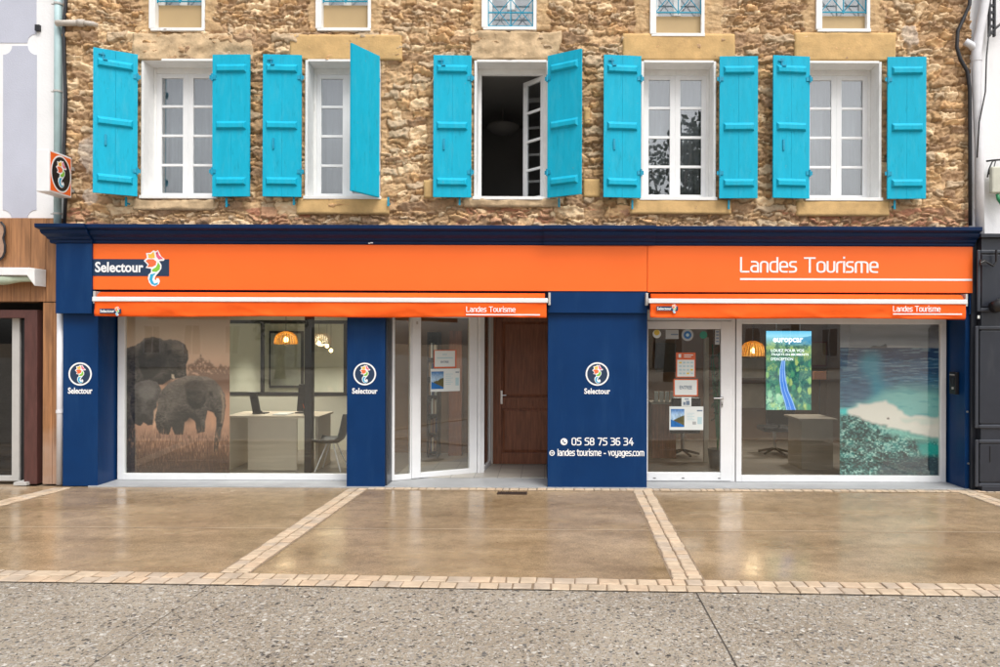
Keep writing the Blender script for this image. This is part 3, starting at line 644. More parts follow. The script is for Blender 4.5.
# ================================================================== STONE HOUSE
XL,XR=-6.36,5.60; ZT=7.8
WINX=[-4.83,-2.673,-.45,1.747,3.925]; HW=.48; WZ0,WZ1=3.82,5.62; RD=.24
house=thing('stone_house',(0,.05,0),'rubble stone house wall with turquoise shuttered windows above the shopfront','house')
UPX=[WX(178,0,15),WX(344.5,0,15),WX(510.5,0,15),WX(679,0,15),WX(845,0,15)]; UHW=.33
UZ0=[WZ(28.5,0,178),WZ(28.5,0,344),WZ(27.5,0,510),WZ(34,0,679),WZ(29.5,0,845)]
def rubble():
    step=.0135
    xs=np.arange(XL,XR+step,step); zs=np.arange(2.9,ZT+step,step); x,z=np.meshgrid(xs,zs)
    u=x+.08*(fbm(x/.4,z/.2,1)-.5)*2+.035*(fbm(x/.08,z/.08,5)-.5)*2
    v=z+.15*(fbm(x/.6,z/.5,2)-.5)*2+.05*(fbm(x/.14,z/.13,3)-.5)*2+.020*(fbm(x/.035,z/.03,6)-.5)*2
    rnd=random.Random(11); rows=[2.5]
    while rows[-1]<8.4: rows.append(rows[-1]+rnd.choice([.045,.055,.065,.075,.09,.105,.125]))
    rows=np.array(rows); ri=np.clip(np.searchsorted(rows,v)-1,0,len(rows)-2)
    dv=np.minimum(v-rows[ri],rows[ri+1]-v); vc=(v-(rows[ri]+rows[ri+1])/2)
    du=np.zeros_like(x); sid=np.zeros(x.shape,np.int64); uc=np.zeros_like(x)
    for r in range(len(rows)-1):
        mk=ri==r
        if not mk.any(): continue
        h=rows[r+1]-rows[r]; e=[XL-.5]
        while e[-1]<XR+.6: e.append(e[-1]+max(.07,h*rnd.uniform(1.1,3.6)))
        e=np.array(e); uu=u[mk]; si=np.clip(np.searchsorted(e,uu)-1,0,len(e)-2)
        du[mk]=np.minimum(uu-e[si],e[si+1]-uu); sid[mk]=r*1000+si; uc[mk]=uu-(e[si]+e[si+1])/2
    hsh=lambda s,k: (((s*2654435761+k*40503*7919)>>7)&0xffff)/65535.0
    r1,r2,r3,r4,r5=[hsh(sid*13+7*k,k+1) for k in range(5)]
    ed=np.minimum(dv,du*.9)+.010*(fbm(x/.04,z/.03,8)-.5)
    cut=sstep(-.002,.010+.012*r4,ed)
    h=cut*(.013+.036*r1*r1+.012*r2)+cut*((r2-.35)*.75*np.clip(vc,-.05,.05)+(r3-.5)*.14*np.clip(uc,-.2,.2))
    h+= .050*(fbm(x/.09,z/.05,21,5)-.5)+.05*(fbm(x/.7,z/.5,25,3)-.5)+.026*(fbm(x/.035,z/.025,27,3)-.5)+.034*(1-np.abs(2*fbm(x/.11,z/.06,28,4)-1.0)-.8)
    dress=np.zeros_like(x)
    for cx_,hw_,z0_,z1_ in [(c,HW,WZ0-.05,WZ1+.05) for c in WINX]+[(c,UHW,q-.02,q+1.6) for c,q in zip(UPX,UZ0)]:
        e_=.05+.17*(fbm(z/.16+cx_*3,x*0,44,3)); k_=.5+(hw_<.4)*.5
        dd=np.abs(x-cx_)-hw_; dress=np.maximum(dress,(dd>-.05)*(dd<e_*(1.5 if hw_<.4 else .75))*(z>z0_)*(z<z1_)*k_)
    h=h*(1-.75*dress)+.018*dress+.03*dress*(fbm(x/.10,z/.12,46,5)-.5)
    ln=lin
    pal=np.array([ln((182,144,100)),ln((200,162,114)),ln((166,130,92)),ln((214,182,138)),ln((152,120,88)),ln((190,148,96)),ln((196,168,132))])*1.25
    col=pal[(r5*6.99).astype(int)]*(.78+.44*r2)[...,None]
    col=col*.80+(col@np.array([.3,.5,.2]))[...,None]*np.array([1.0,.98,.93])*.20
    mort=ln((168,136,100))*.95
    col=col*cut[...,None]+mort*(1-cut[...,None])
    # thin red bricks just above the cornice
    bm=(z<3.74-.16*fbm(x/.5,x*0,31))&(z>3.3)&(fbm(x/.9,z/.4,33)>.45)&(r4>.42)
    bc=np.where((r3>.5)[...,None],ln((186,134,106)),ln((196,152,120)))*1.0
    col=np.where((bm&(cut>.4))[...,None],bc,col)
    # grey mortar patches near the left sign and under the right eave
    for (cx_,cz_,rx,rz) in ((-5.98,4.35,.17,.26),(-6.0,3.80,.10,.13),(4.80,5.98,.12,.15)):
        d=((x-cx_)/rx)**2+((z-cz_)/rz)**2+1.1*(fbm(x/.12,z/.12,40)-.5)*2
        pm=sstep(1.1,.7,d); col=col*(1-.45*pm[...,None])+ln((196,190,184))*.45*pm[...,None]; h=h*(1-.6*pm)+.03*pm
    dc=ln((206,174,132))*(.75+.4*fbm(x/.12,z/.2,47,4))[...,None]; col=col*(1-.75*dress[...,None])+dc*.75*dress[...,None]
    y=.05-h
    nz,nx=x.shape
    V=np.stack([x,y-.05,z],-1).reshape(-1,3)
    i=np.arange((nz-1)*(nx-1)); r=i//(nx-1); c=i%(nx-1)
    xc=xs[c]+step/2; zc=zs[r]+step/2
    keep=np.ones(len(i),bool)
    for wx in WINX: keep&=~((np.abs(xc-wx)<HW+.012)&(zc>WZ0-.01)&(zc<WZ1+.012))
    for wx,z0 in zip(UPX,UZ0): keep&=~((np.abs(xc-wx)<UHW+.012)&(zc>z0-.01)&(zc<z0+1.45))
    a=(r*nx+c)[keep]; q=np.stack([a,a+1,a+nx+1,a+nx],-1)
    me=bpy.data.meshes.new('wall'); me.vertices.add(len(V)); me.vertices.foreach_set('co',V.ravel().astype(np.float32))
    me.loops.add(q.size); me.loops.foreach_set('vertex_index',q.ravel().astype(np.int32))
    me.polygons.add(len(q)); me.polygons.foreach_set('loop_start',(np.arange(len(q))*4).astype(np.int32)); me.polygons.foreach_set('use_smooth',np.ones(len(q),bool))
    me.update(calc_edges=True)
    at=me.color_attributes.new('Col','FLOAT_COLOR','POINT'); at.data.foreach_set('color',np.concatenate([col.reshape(-1,3),np.ones((nx*nz,1))],1).ravel().astype(np.float32))
    me.materials.append(M['stone']); o=bpy.data.objects.new('wall',me); COL.objects.link(o); o.parent=house; OFF['wall']=off(house)
rubble()
m=MB(); m.box(XL+.01,XL+.3,.09,8,2.9,ZT); m.box(XR-.3,XR-.01,.09,8,2.9,ZT); m.box(XL+.3,XR-.3,7.7,8,0,ZT); m.box(XL+.01,XR-.01,.09,8,ZT,ZT+.2)
m.build('body',M['plaster'],house)
# lintels, sills and dressed blocks
def rockbox(x0,x1,z0,z1,y0,y1,seed,amp=.02):
    nx=max(2,int((x1-x0)/.03)); nz=max(2,int((z1-z0)/.03))
    gx,gz=np.meshgrid(np.linspace(x0,x1,nx+1),np.linspace(z0,z1,nz+1))
    n_=fbm(gx/.16,gz/.10,seed,5)-.5; yy=y0-amp*n_*2; 
    ex=(.02*(fbm(gx/.1,gz/.1,seed+5)-.5)*2)*(amp/.02); 
    m=MB(); vs=[(gx[j,i]+(ex[j,i] if i in(0,nx) else 0),yy[j,i],gz[j,i]+(ex[j,i] if j==nz else 0)) for j in range(nz+1) for i in range(nx+1)]
    k=len(vs); W_=nx+1; fs=[(j*W_+i,j*W_+i+1,(j+1)*W_+i+1,(j+1)*W_+i) for j in range(nz) for i in range(nx)]
    ring=[i for i in range(W_)]+[(j+1)*W_-1 for j in range(1,nz+1)]+[nz*W_+i for i in range(nx-1,-1,-1)]+[j*W_ for j in range(nz-1,0,-1)]
    vs+=[(vs[i][0],y1,vs[i][2]) for i in ring]; n=len(ring)
    fs+=[(ring[i],k+i,k+(i+1)%n,ring[(i+1)%n]) for i in range(n)]
    return m.add(vs,fs)
def lt(px0,px1,py0,py1,rough,seed):
    p=(px0+px1)/2
    rockbox(WX(px0,0,py0),WX(px1,0,py0),WZ(py1,0,p),WZ(py0,0,p),.002 if not rough else .004,.2,seed,.006 if not rough else .040).build('lintel',M['lintel_rough' if rough else 'lintel'],house,smooth=True)
lt(133,252,33.5,60.6,True,51); lt(290,402,34.5,59.8,False,52); lt(470,561,31,59.2,True,53); lt(623,735,33.5,60.2,False,54); lt(795,896,32.5,60.6,False,55)
def sl(px0,px1,py0,py1,rough,seed):
    p=(px0+px1)/2
    rockbox(WX(px0,0,py0),WX(px1,0,py0),WZ(py1,0,p),WZ(py0,0,p),-.012,.3,seed,.008 if not rough else .028).build('sill',M['lintel_rough' if rough else 'lintel'],house,smooth=True)
sl(133,214,199.6,210,True,56); sl(297,389,198.6,214,False,57); sl(463,560,198.6,207,True,58); sl(630,731,200,214,False,59); sl(797,889,201,216,False,60)
for (a,b,c,d) in ((583.5,600,179,197),(424,433,180,198),(584,590,108,124)):
    rockbox(WX(a,0,c),WX(b,0,c),WZ(d,0,a),WZ(c,0,a),-.004,.15,61+int(a),.008).build('dressed_block',M['lintel'],house,smooth=True)
# windows
def sash_mb(w_,z0,z1,ol,orr,y0=0.0):          # one casement, local x 0..w_
    m=MB(); y1=y0+.045; pz0,pz1=3.914-.0,5.466
    m.box(0,ol,y0,y1,z0,z1); m.box(w_-orr,w_,y0,y1,z0,z1)
    m.box(ol,w_-orr,y0,y1,z0,pz0); m.box(ol,w_-orr,y0,y1,pz1,z1)
    ph=(pz1-pz0-3*.034)/4
    for i in range(1,4):
        zz=pz0+i*ph+(i-1)*.034; m.box(ol,w_-orr,y0+.006,y1-.006,zz,zz+.034)
    return m,(ol,w_-orr,pz0,pz1)
def window(cx, opened=False):
    m=MB(); x0,x1=cx-HW,cx+HW
    # white painted casing and reveal
    m.box(x0-.012,x0+.022,-.006,RD+.07,WZ0,WZ1); m.box(x1-.022,x1+.012,-.006,RD+.07,WZ0,WZ1)
    m.box(x0+.022,x1-.022,-.006,RD+.07,WZ1-.02,WZ1+.012); m.box(x0-.03,x1+.03,-.022,RD+.07,WZ0-.03,WZ0+.012)
    # fixed frame
    fx0,fx1=x0+.022,x1-.022; fz0,fz1=WZ0+.012,WZ1-.02
    m.box(fx0,fx0+.040,RD,RD+.06,fz0,fz1); m.box(fx1-.040,fx1,RD,RD+.06,fz0,fz1)
    m.box(fx0+.04,fx1-.04,RD,RD+.06,fz0,fz0+.03); m.box(fx0+.04,fx1-.04,RD,RD+.06,fz1-.075,fz1)
    wo=m.build('window',M['white_old'],house,bevel=.004)
    sw=(fx1-fx0-.08)/2; sz0,sz1=fz0+.03,fz1-.075
    for side in (0,1):
        sm,(a,b,c,d)=sash_mb(sw,sz0,sz1,.062 if side==0 else .070,.070 if side==0 else .062)
        gm=MB().box(a-.004,b+.004,.018,.024,c-.004,d+.004)
        if opened:
            # pivot at the outer stile, swung into the room
            if side==1: sm.v=[(x-sw,y,z) for x,y,z in sm.v]; gm.v=[(x-sw,y,z) for x,y,z in gm.v]
            loc=(fx0+.04 if side==0 else fx1-.04, RD+.012-.05, 0); rz=R(100) if side==0 else R(-47)
        else:
            loc=(fx0+.04+(sw if side else 0), RD+.008-.05, 0); rz=0
        s_=sm.build('sash',M['white'],wo,local=True,loc=loc,rotz=rz,bevel=.004)
        g_=gm.build('pane',M['glass_up'],wo,local=True,loc=loc,rotz=rz)
    # room behind
    return wo
for i,cx in enumerate(WINX): window(cx, i==2)
def room(cx,col,deep=4.0,zt=5.72,wd=1.0):
    m=MB(); x0,x1=cx-wd,cx+wd; y0=RD+.09
    m.box(x0-.05,x0,y0,deep,3.2,zt); m.box(x1,x1+.05,y0,deep,3.2,zt); m.box(x0,x1,deep,deep+.05,3.2,zt); m.box(x0-.05,x1+.05,y0,deep+.05,zt,zt+.05); m.box(x0-.05,x1+.05,y0,deep+.05,3.15,3.2)
    # inner face of the front wall round the opening
    m.box(x0,cx-HW-.015,y0,y0+.05,3.2,zt); m.box(cx+HW+.015,x1,y0,y0+.05,3.2,zt); m.box(cx-HW-.015,cx+HW+.015,y0,y0+.05,3.2,WZ0-.03); m.box(cx-HW-.015,cx+HW+.015,y0,y0+.05,WZ1+.015,zt)
    structure('interior_wall',m,col)
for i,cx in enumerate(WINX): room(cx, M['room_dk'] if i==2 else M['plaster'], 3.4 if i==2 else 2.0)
lamp=thing('ceiling_lamp',(-.75,2.2,5.3),'round unlit ceiling lamp inside the open upper window','lamp')
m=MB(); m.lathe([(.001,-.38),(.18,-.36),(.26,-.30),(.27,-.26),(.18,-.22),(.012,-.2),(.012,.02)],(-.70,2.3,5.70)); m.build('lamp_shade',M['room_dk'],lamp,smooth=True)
CURT=['grey net curtains drawn behind the leftmost upper window','grey net curtain behind the window whose right shutter stands half shut',None,
      'dim net curtains in the upper window reflecting dark trees','plain grey net curtains behind the rightmost upper window']
for i,cx in enumerate(WINX):
    if not CURT[i]: continue
    n_=60; m=MB(); vs=[]
    for k in range(n_+1):
        x=cx-.5+k/n_; y=RD+.16+.016*math.sin(k*.9+i)+.008*math.sin(k*2.3)
        vs+=[(x,y,3.85),(x,y+.004,5.58)]
    m.add(vs,[(2*k,2*k+2,2*k+3,2*k+1) for k in range(n_)])
    o=m.build('curtain',M['curtain'],smooth=True); so=o.modifiers.new('t','SOLIDIFY'); so.thickness=.002
    tag(o,CURT[i],'curtain','net curtains in the upper windows')
# shutters
SZ0,SZ1,SW=3.80,5.655,.495
def shutter_mb(sgn):
    m=MB(); rnd=random.Random(5); nb=2; bw=SW/nb
    for k in range(nb):
        a=k*bw+(.0007 if k else 0); b=(k+1)*bw-.0007
        xs=sorted((sgn*a,sgn*b)); m.box(xs[0],xs[1],-.030,-.004,SZ0+rnd.uniform(0,.004),SZ1-rnd.uniform(0,.004))
    xs=sorted((sgn*.012,sgn*(SW-.012))); m.box(xs[0],xs[1],-.004,.0,SZ0+.01,SZ1-.01)
    return m
def batten_mb(sgn,zc):
    m=MB(); a,b=sorted((sgn*.05,sgn*(SW-.045))); z0,z1=zc-.055,zc+.055
    y0,y1=-.031,-.062
    vs=[(a,y0,z0),(b,y0,z0),(b,y0,z1),(a,y0,z1),(a+.02,y1,z0+.02),(b-.02,y1,z0+.02),(b-.02,y1,z1-.035),(a+.02,y1,z1-.035)]
    m.add(vs,[(4,5,6,7),(0,1,5,4),(1,2,6,5),(2,3,7,6),(3,0,4,7)]); return m
SH={}
def make_shutter(sgn):
    o=shutter_mb(sgn).build('shutter',M['cyan'],house,local=True,bevel=.0012)
    for zc in (SZ1-.185,SZ1-.925,SZ0+.20): batten_mb(sgn,zc).build('batten',M['cyan'],o,local=True,bevel=.004)
    for zc in (SZ1-.30,SZ0+.33):
        m=MB(); a,b=sorted((sgn*-.035,sgn*.05)); m.box(a,b,-.040,-.030,zc-.025,zc+.025); m.tube([(0,-.04,zc-.045),(0,-.04,zc+.045)],.013)
        m.build('hinge',M['cyan_dk'],o,local=True)
    if sgn<0:
        m=MB(); xx=-SW+.11; m.box(xx-.008,xx+.008,-.046,-.030,SZ1-.17,SZ1-.05); m.box(xx-.05,xx+.02,-.05,-.036,SZ1-.085,SZ1-.07); m.box(xx,xx+.05,-.072,-.055,SZ1-.155,SZ1-.14)
        m.build('latch',M['cyan_dk'],o,local=True)
        m=MB(); xx=-SW+.14; m.box(xx-.012,xx+.012,-.044,-.030,SZ0+.62,SZ0+.76); m.build('espagnolette_plate',M['cyan_dk'],o,local=True)
    return o
def copy_tree(o,parent=None):
    c=o.copy(); COL.objects.link(c); OFF[c.name]=OFF.get(o.name,Vector()).copy()
    if parent: c.parent=parent
    for ch in list(o.children): copy_tree(ch,c)
    return c
hl=[WX(139.8,0,128)+.005, WX(303.5,0,128), WX(472,0,128), WX(640,0,128), WX(807,0,128)]
hr=[WX(215.5,0,128), WX(380.9,0,128), WX(548.5,0,128), WX(718,0,128), WX(884.5,0,128)]
al=[29,3,2,6,6]; ar=[2,121,30,2,2]
usedL=usedR=None
for i in range(5):
    s=make_shutter(-1) if usedL is None else copy_tree(usedL,house); usedL=usedL or s
    s.location=(hl[i],-.06-.05+off(house).y*0,0); s.rotation_euler=(0,0,R(al[i]))
    s=make_shutter(1) if usedR is None else copy_tree(usedR,house); usedR=usedR or s
    s.location=(hr[i],-.06-.05,0); s.rotation_euler=(0,0,-R(ar[i]))
# iron shutter dogs under each shutter
for px,py in ((128,203),(228,204),(295,202),(389,203),(460,202),(559,204),(632,206),(728,206),(893,206)):
    X,Z=WX(px,0,py),WZ(py,0,px)
    m=MB(); m.box(X-.012,X+.012,-.05,-.035,Z-.05,Z+.07); m.box(X-.01,X+.01,-.036,.05,Z-.02,Z); m.build('shutter_catch',M['cyan_dk'],house)
# second floor windows: sills, boards, railings
for i,(cx,z0) in enumerate(zip(UPX,UZ0)):
    m=MB(); x0,x1=cx-UHW,cx+UHW; zt=z0+1.42
    m.box(x0-.05,x0+.03,-.008,.2,z0,zt); m.box(x1-.03,x1+.012,.02,.2,z0,zt); m.box(x0-.012,x1+.012,-.002,.2,zt,zt+.03); m.box(x0-.03,x1+.012,-.006,.2,z0-.03,z0+.012)
    m.box(x0+.03,x0+.08,.14,.19,z0+.01,zt); m.box(x1-.08,x1-.03,.14,.19,z0+.01,zt); m.box(cx-.05,cx+.05,.14,.19,z0+.3,zt); m.box(x0+.08,x1-.08,.14,.19,zt-.06,zt)
    wo=m.build('window',M['white_old'],house,bevel=.003)
    MB().box(x0+.08,x1-.08,.16,.166,z0+.02,zt-.06).build('pane',M['glass_up'],wo)
    ph=.0
    if i!=2:
        ph={0:.345,1:.345,3:.27,4:.215}[i]
        MB().box(x0+.03,x1-.03,.085,.11,z0+.012,z0+ph).build('board',M['tan_panel'],wo,bevel=.002)
    m=MB(); b0,b1=z0+ph+.035,z0+ph+.40; y=.05
    for zz in (b0,b1,(b0+b1)/2): m.box(x0+.03,x1-.03,y-.008,y+.008,zz-.007,zz+.007)
    for (a,b) in ((x0+.03,cx),(cx,x1-.03)):
        m.tube([(a,y+.001,b0),(b,y+.001,b1)],.006,6); m.tube([(a,y-.001,b1),(b,y-.001,b0)],.006,6)
    for xx in (x0+.035,cx,x1-.035): m.box(xx-.006,xx+.006,y-.0085,y+.0085,b0-.02,b1+.02)
    m.build('railing',M['cyan_dk'],wo)
    o=MB().box(x0-.3,x1+.3,.6,.65,z0-.3,zt+.3).build('interior_wall',M['plaster']); o['kind']='structure'

# ================================================================== SHOPFRONT
shop=thing('shopfront',(0,0,0),'navy blue travel agency shopfront with cornice, pilasters, glazed door and display windows','shopfront')
NV=M['navy']
# cornice: profile (y, z) run along x with breaks forward over the pilasters
CPR=[(-.045,3.185),(-.06,3.20),(-.06,3.225),(-.085,3.24),(-.10,3.265),(-.15,3.30),(-.165,3.325),(-.165,3.345),(-.21,3.365),(-.22,3.375),(-.22,3.42)]
def cornice_run(m,x0,x1,fw,ret=(0,0)):
    pts=[(y-fw,z) for y,z in CPR]; n=len(pts); vs=[]
    for side,xx in ((0,x0),(1,x1)):
        for (y,z),(yb,_) in zip(pts,CPR):
            dx=(-(y+.045+fw)*.55)*ret[side]; vs.append((xx-dx if side==0 else xx+dx,y,z))
    top=[(vs[n-1][0],.03,3.42),(vs[2*n-1][0],.03,3.42)]; bot=[(vs[0][0],.03,3.185),(vs[n][0],.03,3.185)]
    fs=[(i,n+i,n+i+1,i+1) for i in range(n-1)]
    k=len(vs); vs+=top+bot
    fs+=[(n-1,2*n-1,k+1,k),(0,k+2,k+3,n)]
    fs+=[[k+2]+list(range(n))+[k], [k+1]+list(range(2*n-1,n-1,-1))+[k+3]]
    m.add(vs,fs)
m=MB()
cornice_run(m,-6.45,-5.905,.035,(1,0)); cornice_run(m,-5.905,-.02,0); cornice_run(m,-.02,1.42,.035); cornice_run(m,1.42,5.62,0)
m.build('cornice',M['navy_dk'],shop,bevel=.003)
# backing wall behind signs
MB().box(-6.40,5.60,.012,.34,2.36,3.186).build('backing_board',M['navy_dk'],shop)
m=MB(); X,Z=WX(370,-.09),WZ(243,-.09,370); m.box(X-.03,X-.008,-.075,-.068,Z-.008,Z+.006); m.box(X-.004,X+.03,-.076,-.069,Z-.003,Z+.012); m.build('tape_scrap',M['letter'],shop)
# header blocks
def header(x0,x1,z0,z1,y): MB().box(x0,x1,y,.011,z0,z1).build('header_block',NV,shop,bevel=.004)
header(WX(55.5,-.09),WX(91.5,-.09),WZ(313.5,-.09,75),3.184,-.09)
header(WX(548,-.05),WX(647,-.05),WZ(313,-.05,597),WZ(290.5,-.05),-.05)
header(WX(968,-.0),WX(973,-.0),2.3,3.184,-.03)
PZ=2.36
def pilaster(x0,x1,y0,y1): return MB().box(x0,x1,y0,y1,.004,PZ).build('pilaster',NV,shop,bevel=.004)
P1=pilaster(WX(63),WX(98),0,.46); P2=pilaster(WX(347),WX(385),0,.36); P3=pilaster(WX(548),WX(647.3),0,1.8); P4=pilaster(WX(965.3),5.63,0,.5)
MB().box(WX(98)+.0,-5.72,.463,.60,0.013,PZ).build('side_panel',NV,shop)
MB().box(5.47,5.53,.46,.60,0.013,PZ).build('side_panel',NV,shop)
def pil_emblem(px,py,r_px,tx0,tx1,ty0,ty1,par):
    cx,cz=WX(px,0,py),WZ(py,0,px); r=r_px*D/F
    m=MB(); m.disc(cx,cz,r,-.003,-.0005,7); m.disc(cx,cz,r,-.0045,-.0008,0,48,r*.87)
    emblem(m,cx+.005,cz-.003,r*1.62,-.003); m.build('emblem',EM+[LG['navy']],par)
    m=MB(); text_mb(m,'Selectour',WX(tx0,0,ty0),WX(tx1,0,ty0),WZ(ty1,0,px),WZ(ty0,0,px),-.004,.0035,.028); m.build('lettering',M['letter'],par)
pil_emblem(80.3,374,11.6,68.2,92.5,387.5,393.8,P1)
pil_emblem(364.8,374,11.3,352.2,377.6,388,393.8,P2)
pil_emblem(597.3,374,11.7,584.2,610.2,388.2,394,P3)
m=MB(); stroke_text(m,'05 58 75 36 34',WX(571.5,0,441),WX(633.5,0,441),WZ(445.4,0,600),7.8*D/F,-.004,.16,gap=.20)
m.build('phone_number',M['letter'],P3)
cx,cz=WX(564,0,441),WZ(441.7,0,564); m=MB(); m.disc(cx,cz,.046,-.004,-.0006); m.build('phone_icon',M['letter'],P3)
m=MB(); hb=[(-.022,.018),(-.012,.026),(-.004,.014),(-.010,.006),(.006,-.010),(.014,-.004),(.026,-.012),(.018,-.022),(.004,-.020),(-.020,.004)]
m.prism([(cx+a,cz+b) for a,b in hb],-.006,-.0042); m.build('handset_icon',NV,P3)
m=MB(); stroke_text(m,'landes tourisme - voyages.com',WX(557.5,0,453),WX(644.2,0,453),WZ(456.0,0,600),6.9*D/F,-.004,.17,gap=.19)
m.build('web_address',M['letter'],P3)
cx,cz=WX(552,0,453),WZ(453,0,552); m=MB(); m.disc(cx,cz,.036,-.004,-.0006,0,32,.024); m.disc(cx,cz,.010,-.004,-.0006); m.box(cx-.03,cx+.03,-.0035,-.0007,cz-.004,cz+.004)
m.build('web_icon',M['letter'],P3)
# pilaster intercom
ic=thing('intercom',(5.40,.22,1.3),'black wall intercom with a small white button beside the lagoon poster','intercom')
yi0,yi1=.13,.28
m=MB(); m.box(5.475,5.525,yi0,yi1,WZ(394,.2,952),WZ(372,.2,952)); m.build('housing',M['black'],ic,bevel=.006)
m=MB(); z_=WZ(388,.2,952); m.box(5.470,5.476,.17,.21,z_-.015,z_+.015); m.box(5.470,5.476,.15,.26,z_+.17,z_+.185); m.build('button',M['alu'],ic)
m=MB(); m.box(5.470,5.476,.16,.24,z_+.06,z_+.12); m.build('speaker_slot',M['iron'],ic)

# display windows and doors, plane y = .40
def frame_rect(m,x0,x1,z0,z1,y0,y1,l,r,b,t):
    m.box(x0,x0+l,y0,y1,z0,z1); m.box(x1-r,x1,y0,y1,z0,z1); m.box(x0+l,x1-r,y0,y1,z0,z0+b); m.box(x0+l,x1-r,y0,y1,z1-t,z1)
YW=.40; ZTOP=2.42
m=MB(); frame_rect(m,-5.86,-2.50,.014,ZTOP,YW,YW+.07,.095,.08,.085,.09)
dw=m.build('display_window',M['white'],shop,bevel=.005); MB().box(-5.77,-2.575,YW+.03,YW+.038,.09,ZTOP-.08).build('pane',M['glass'],dw)
m=MB(); frame_rect(m,WX(736.5,YW),WX(946.5,YW),.014,ZTOP,YW,YW+.07,.075,.075,.085,.24)
dw2=m.build('display_window',M['white'],shop,bevel=.005); MB().box(WX(741,YW)-.01,WX(941,YW)+.01,YW+.03,YW+.038,.09,ZTOP-.22).build('pane',M['glass'],dw2)
# right door
dx0,dx1=WX(642,YW),WX(731.5,YW)
m=MB(); frame_rect(m,dx0-.03,WX(735.5,YW),.013,ZTOP,YW+.012,YW+.075,.03,.055,.006,.20); m.box(WX(733.0,YW),WX(733.6,YW),YW+.008,YW+.02,.02,ZTOP); df=m.build('door_frame',M['white'],shop,bevel=.004)
m=MB(); frame_rect(m,dx0,dx1,.022,2.215,YW,YW+.06,.085,.145,.115,.11); gd=m.build('glass_door',M['white'],shop,bevel=.006)
MB().box(dx0+.075,dx1-.135,YW+.025,YW+.033,.13,2.115).build('pane',M['glass'],gd)
m=MB(); hx,hz=WX(721.5,YW),WZ(398,YW,722)
m.box(hx-.012,hx+.028,YW-.010,YW-.0005,hz-.02,hz+.02); m.tube([(hx+.008,YW-.045,hz),(hx-.115,YW-.048,hz)],.010); m.tube([(hx+.008,YW-.045,hz),(hx+.008,YW-.005,hz)],.010)
m.box(hx-.004,hx+.022,YW-.010,YW-.0005,hz-.125,hz-.05); m.build('handle',M['steel'],gd)
m=MB(); m.disc(hx+.009,hz-.09,.008,YW-.0125,YW-.0105,0,12); m.build('keyhole',M['black'],gd)
m=MB()
for xx in (dx0+.16,dx0+.55,dx1-.18): m.box(xx,xx+.035,YW-.004,YW,.055,.065)
m.build('drain_slot',M['black'],gd)
# angled entrance: local frame at A, turned 28.6 degrees
A_=Vector((-2.12,.35,0)); ANG=R(28.6)
ent=MB(); frame_rect(ent,0,.315,.016,ZTOP,0,.07,.075,.02,.07,.1)
sidel=ent.build('sidelight',M['white'],shop,local=True,loc=A_,rotz=ANG,bevel=.004)
MB().box(.065,.305,.03,.038,.07,ZTOP-.09).build('pane',M['glass'],sidel,local=True)
m=MB(); frame_rect(m,.318,1.295,.02,ZTOP-.06,-.004,.066,.128,.115,.070,.1); ed=m.build('glass_door',M['white'],shop,local=True,loc=A_,rotz=ANG,bevel=.006)
MB().box(.43,1.19,.03,.038,.08,ZTOP-.15).build('pane',M['glass'],ed,local=True)
MB().box(.375,.40,-.010,-.0045,2.16,2.20).build('closer_plate',M['alu'],ed,local=True)
m=MB(); m.box(1.30,1.40,-.03,.08,.016,ZTOP); m.box(1.325,1.345,-.04,-.03,.016,ZTOP); m.box(.318,1.3,.002,.06,ZTOP-.056,ZTOP); m.build('door_frame',M['white'],shop,local=True,loc=A_,rotz=ANG,bevel=.004)
# narrow return beside the wooden door
C0=Vector((-.895,1.05,0)); C1=Vector((-.83,1.70,0)); t_=C1-C0; ang2=math.atan2(t_.y,t_.x); L2=t_.length
m=MB(); frame_rect(m,0,L2,.02,ZTOP,0,.05,.05,.06,.06,.1); rs=m.build('sidelight',M['white'],shop,local=True,loc=C0,rotz=ang2,bevel=.004)
MB().box(.04,L2-.05,.02,.026,.07,ZTOP-.09).build('pane',M['glass_dk'],rs,local=True)
# small pilaster trim between left pilaster and sidelight
MB().box(WX(385)+.001,WX(385)+.022,.05,.36,.014,PZ-.002).build('trim',M['charcoal_lt'],shop)

# wooden house door
YD=1.70
wd=thing('wooden_door',(-.3,YD,0),'dark brown panelled wooden house door deep in the porch','door')
x0,x1=WX(495.5,YD),.26; z1=2.36
m=MB(); frame_rect(m,x0,x1,.024,z1,YD,YD+.05,.10,.10,.17,.12); zc=WZ(403,YD); m.box(x0+.10,x1-.10,YD,YD+.05,zc-.085,zc+.085)
m.build('door_leaf',M['wood_door'],wd,bevel=.006)
def raised(a,b,c,d):
    m=MB(); m.box(a,b,YD+.025,YD+.04,c,d); i=.05
    m.add([(a+.015,YD+.025,c+.015),(b-.015,YD+.025,c+.015),(b-.015,YD+.025,d-.015),(a+.015,YD+.025,d-.015),(a+i,YD+.008,c+i),(b-i,YD+.008,c+i),(b-i,YD+.008,d-i),(a+i,YD+.008,d-i)],[(4,5,6,7),(0,1,5,4),(1,2,6,5),(2,3,7,6),(3,0,4,7)])
    m.build('panel',M['wood_door'],wd,bevel=.003)
raised(x0+.10,x1-.10,.194,zc-.085); raised(x0+.10,x1-.10,zc+.085,z1-.12)
m=MB()
for k in range(8): xx=x0+.14+k*.085; m.box(xx,xx+.02,YD-.008,YD-.0005,zc-.05,zc+.05)
m.build('carving',M['wood_door'],wd,bevel=.004)
m=MB(); frame_rect(m,x0-.035,x1+.08,.024,z1+.06,YD+.012,YD+.07,.033,.078,.0,.058); m.build('door_frame',M['wood_door'],wd,bevel=.003)
hx,hz=WX(501.8,YD),WZ(397,YD)
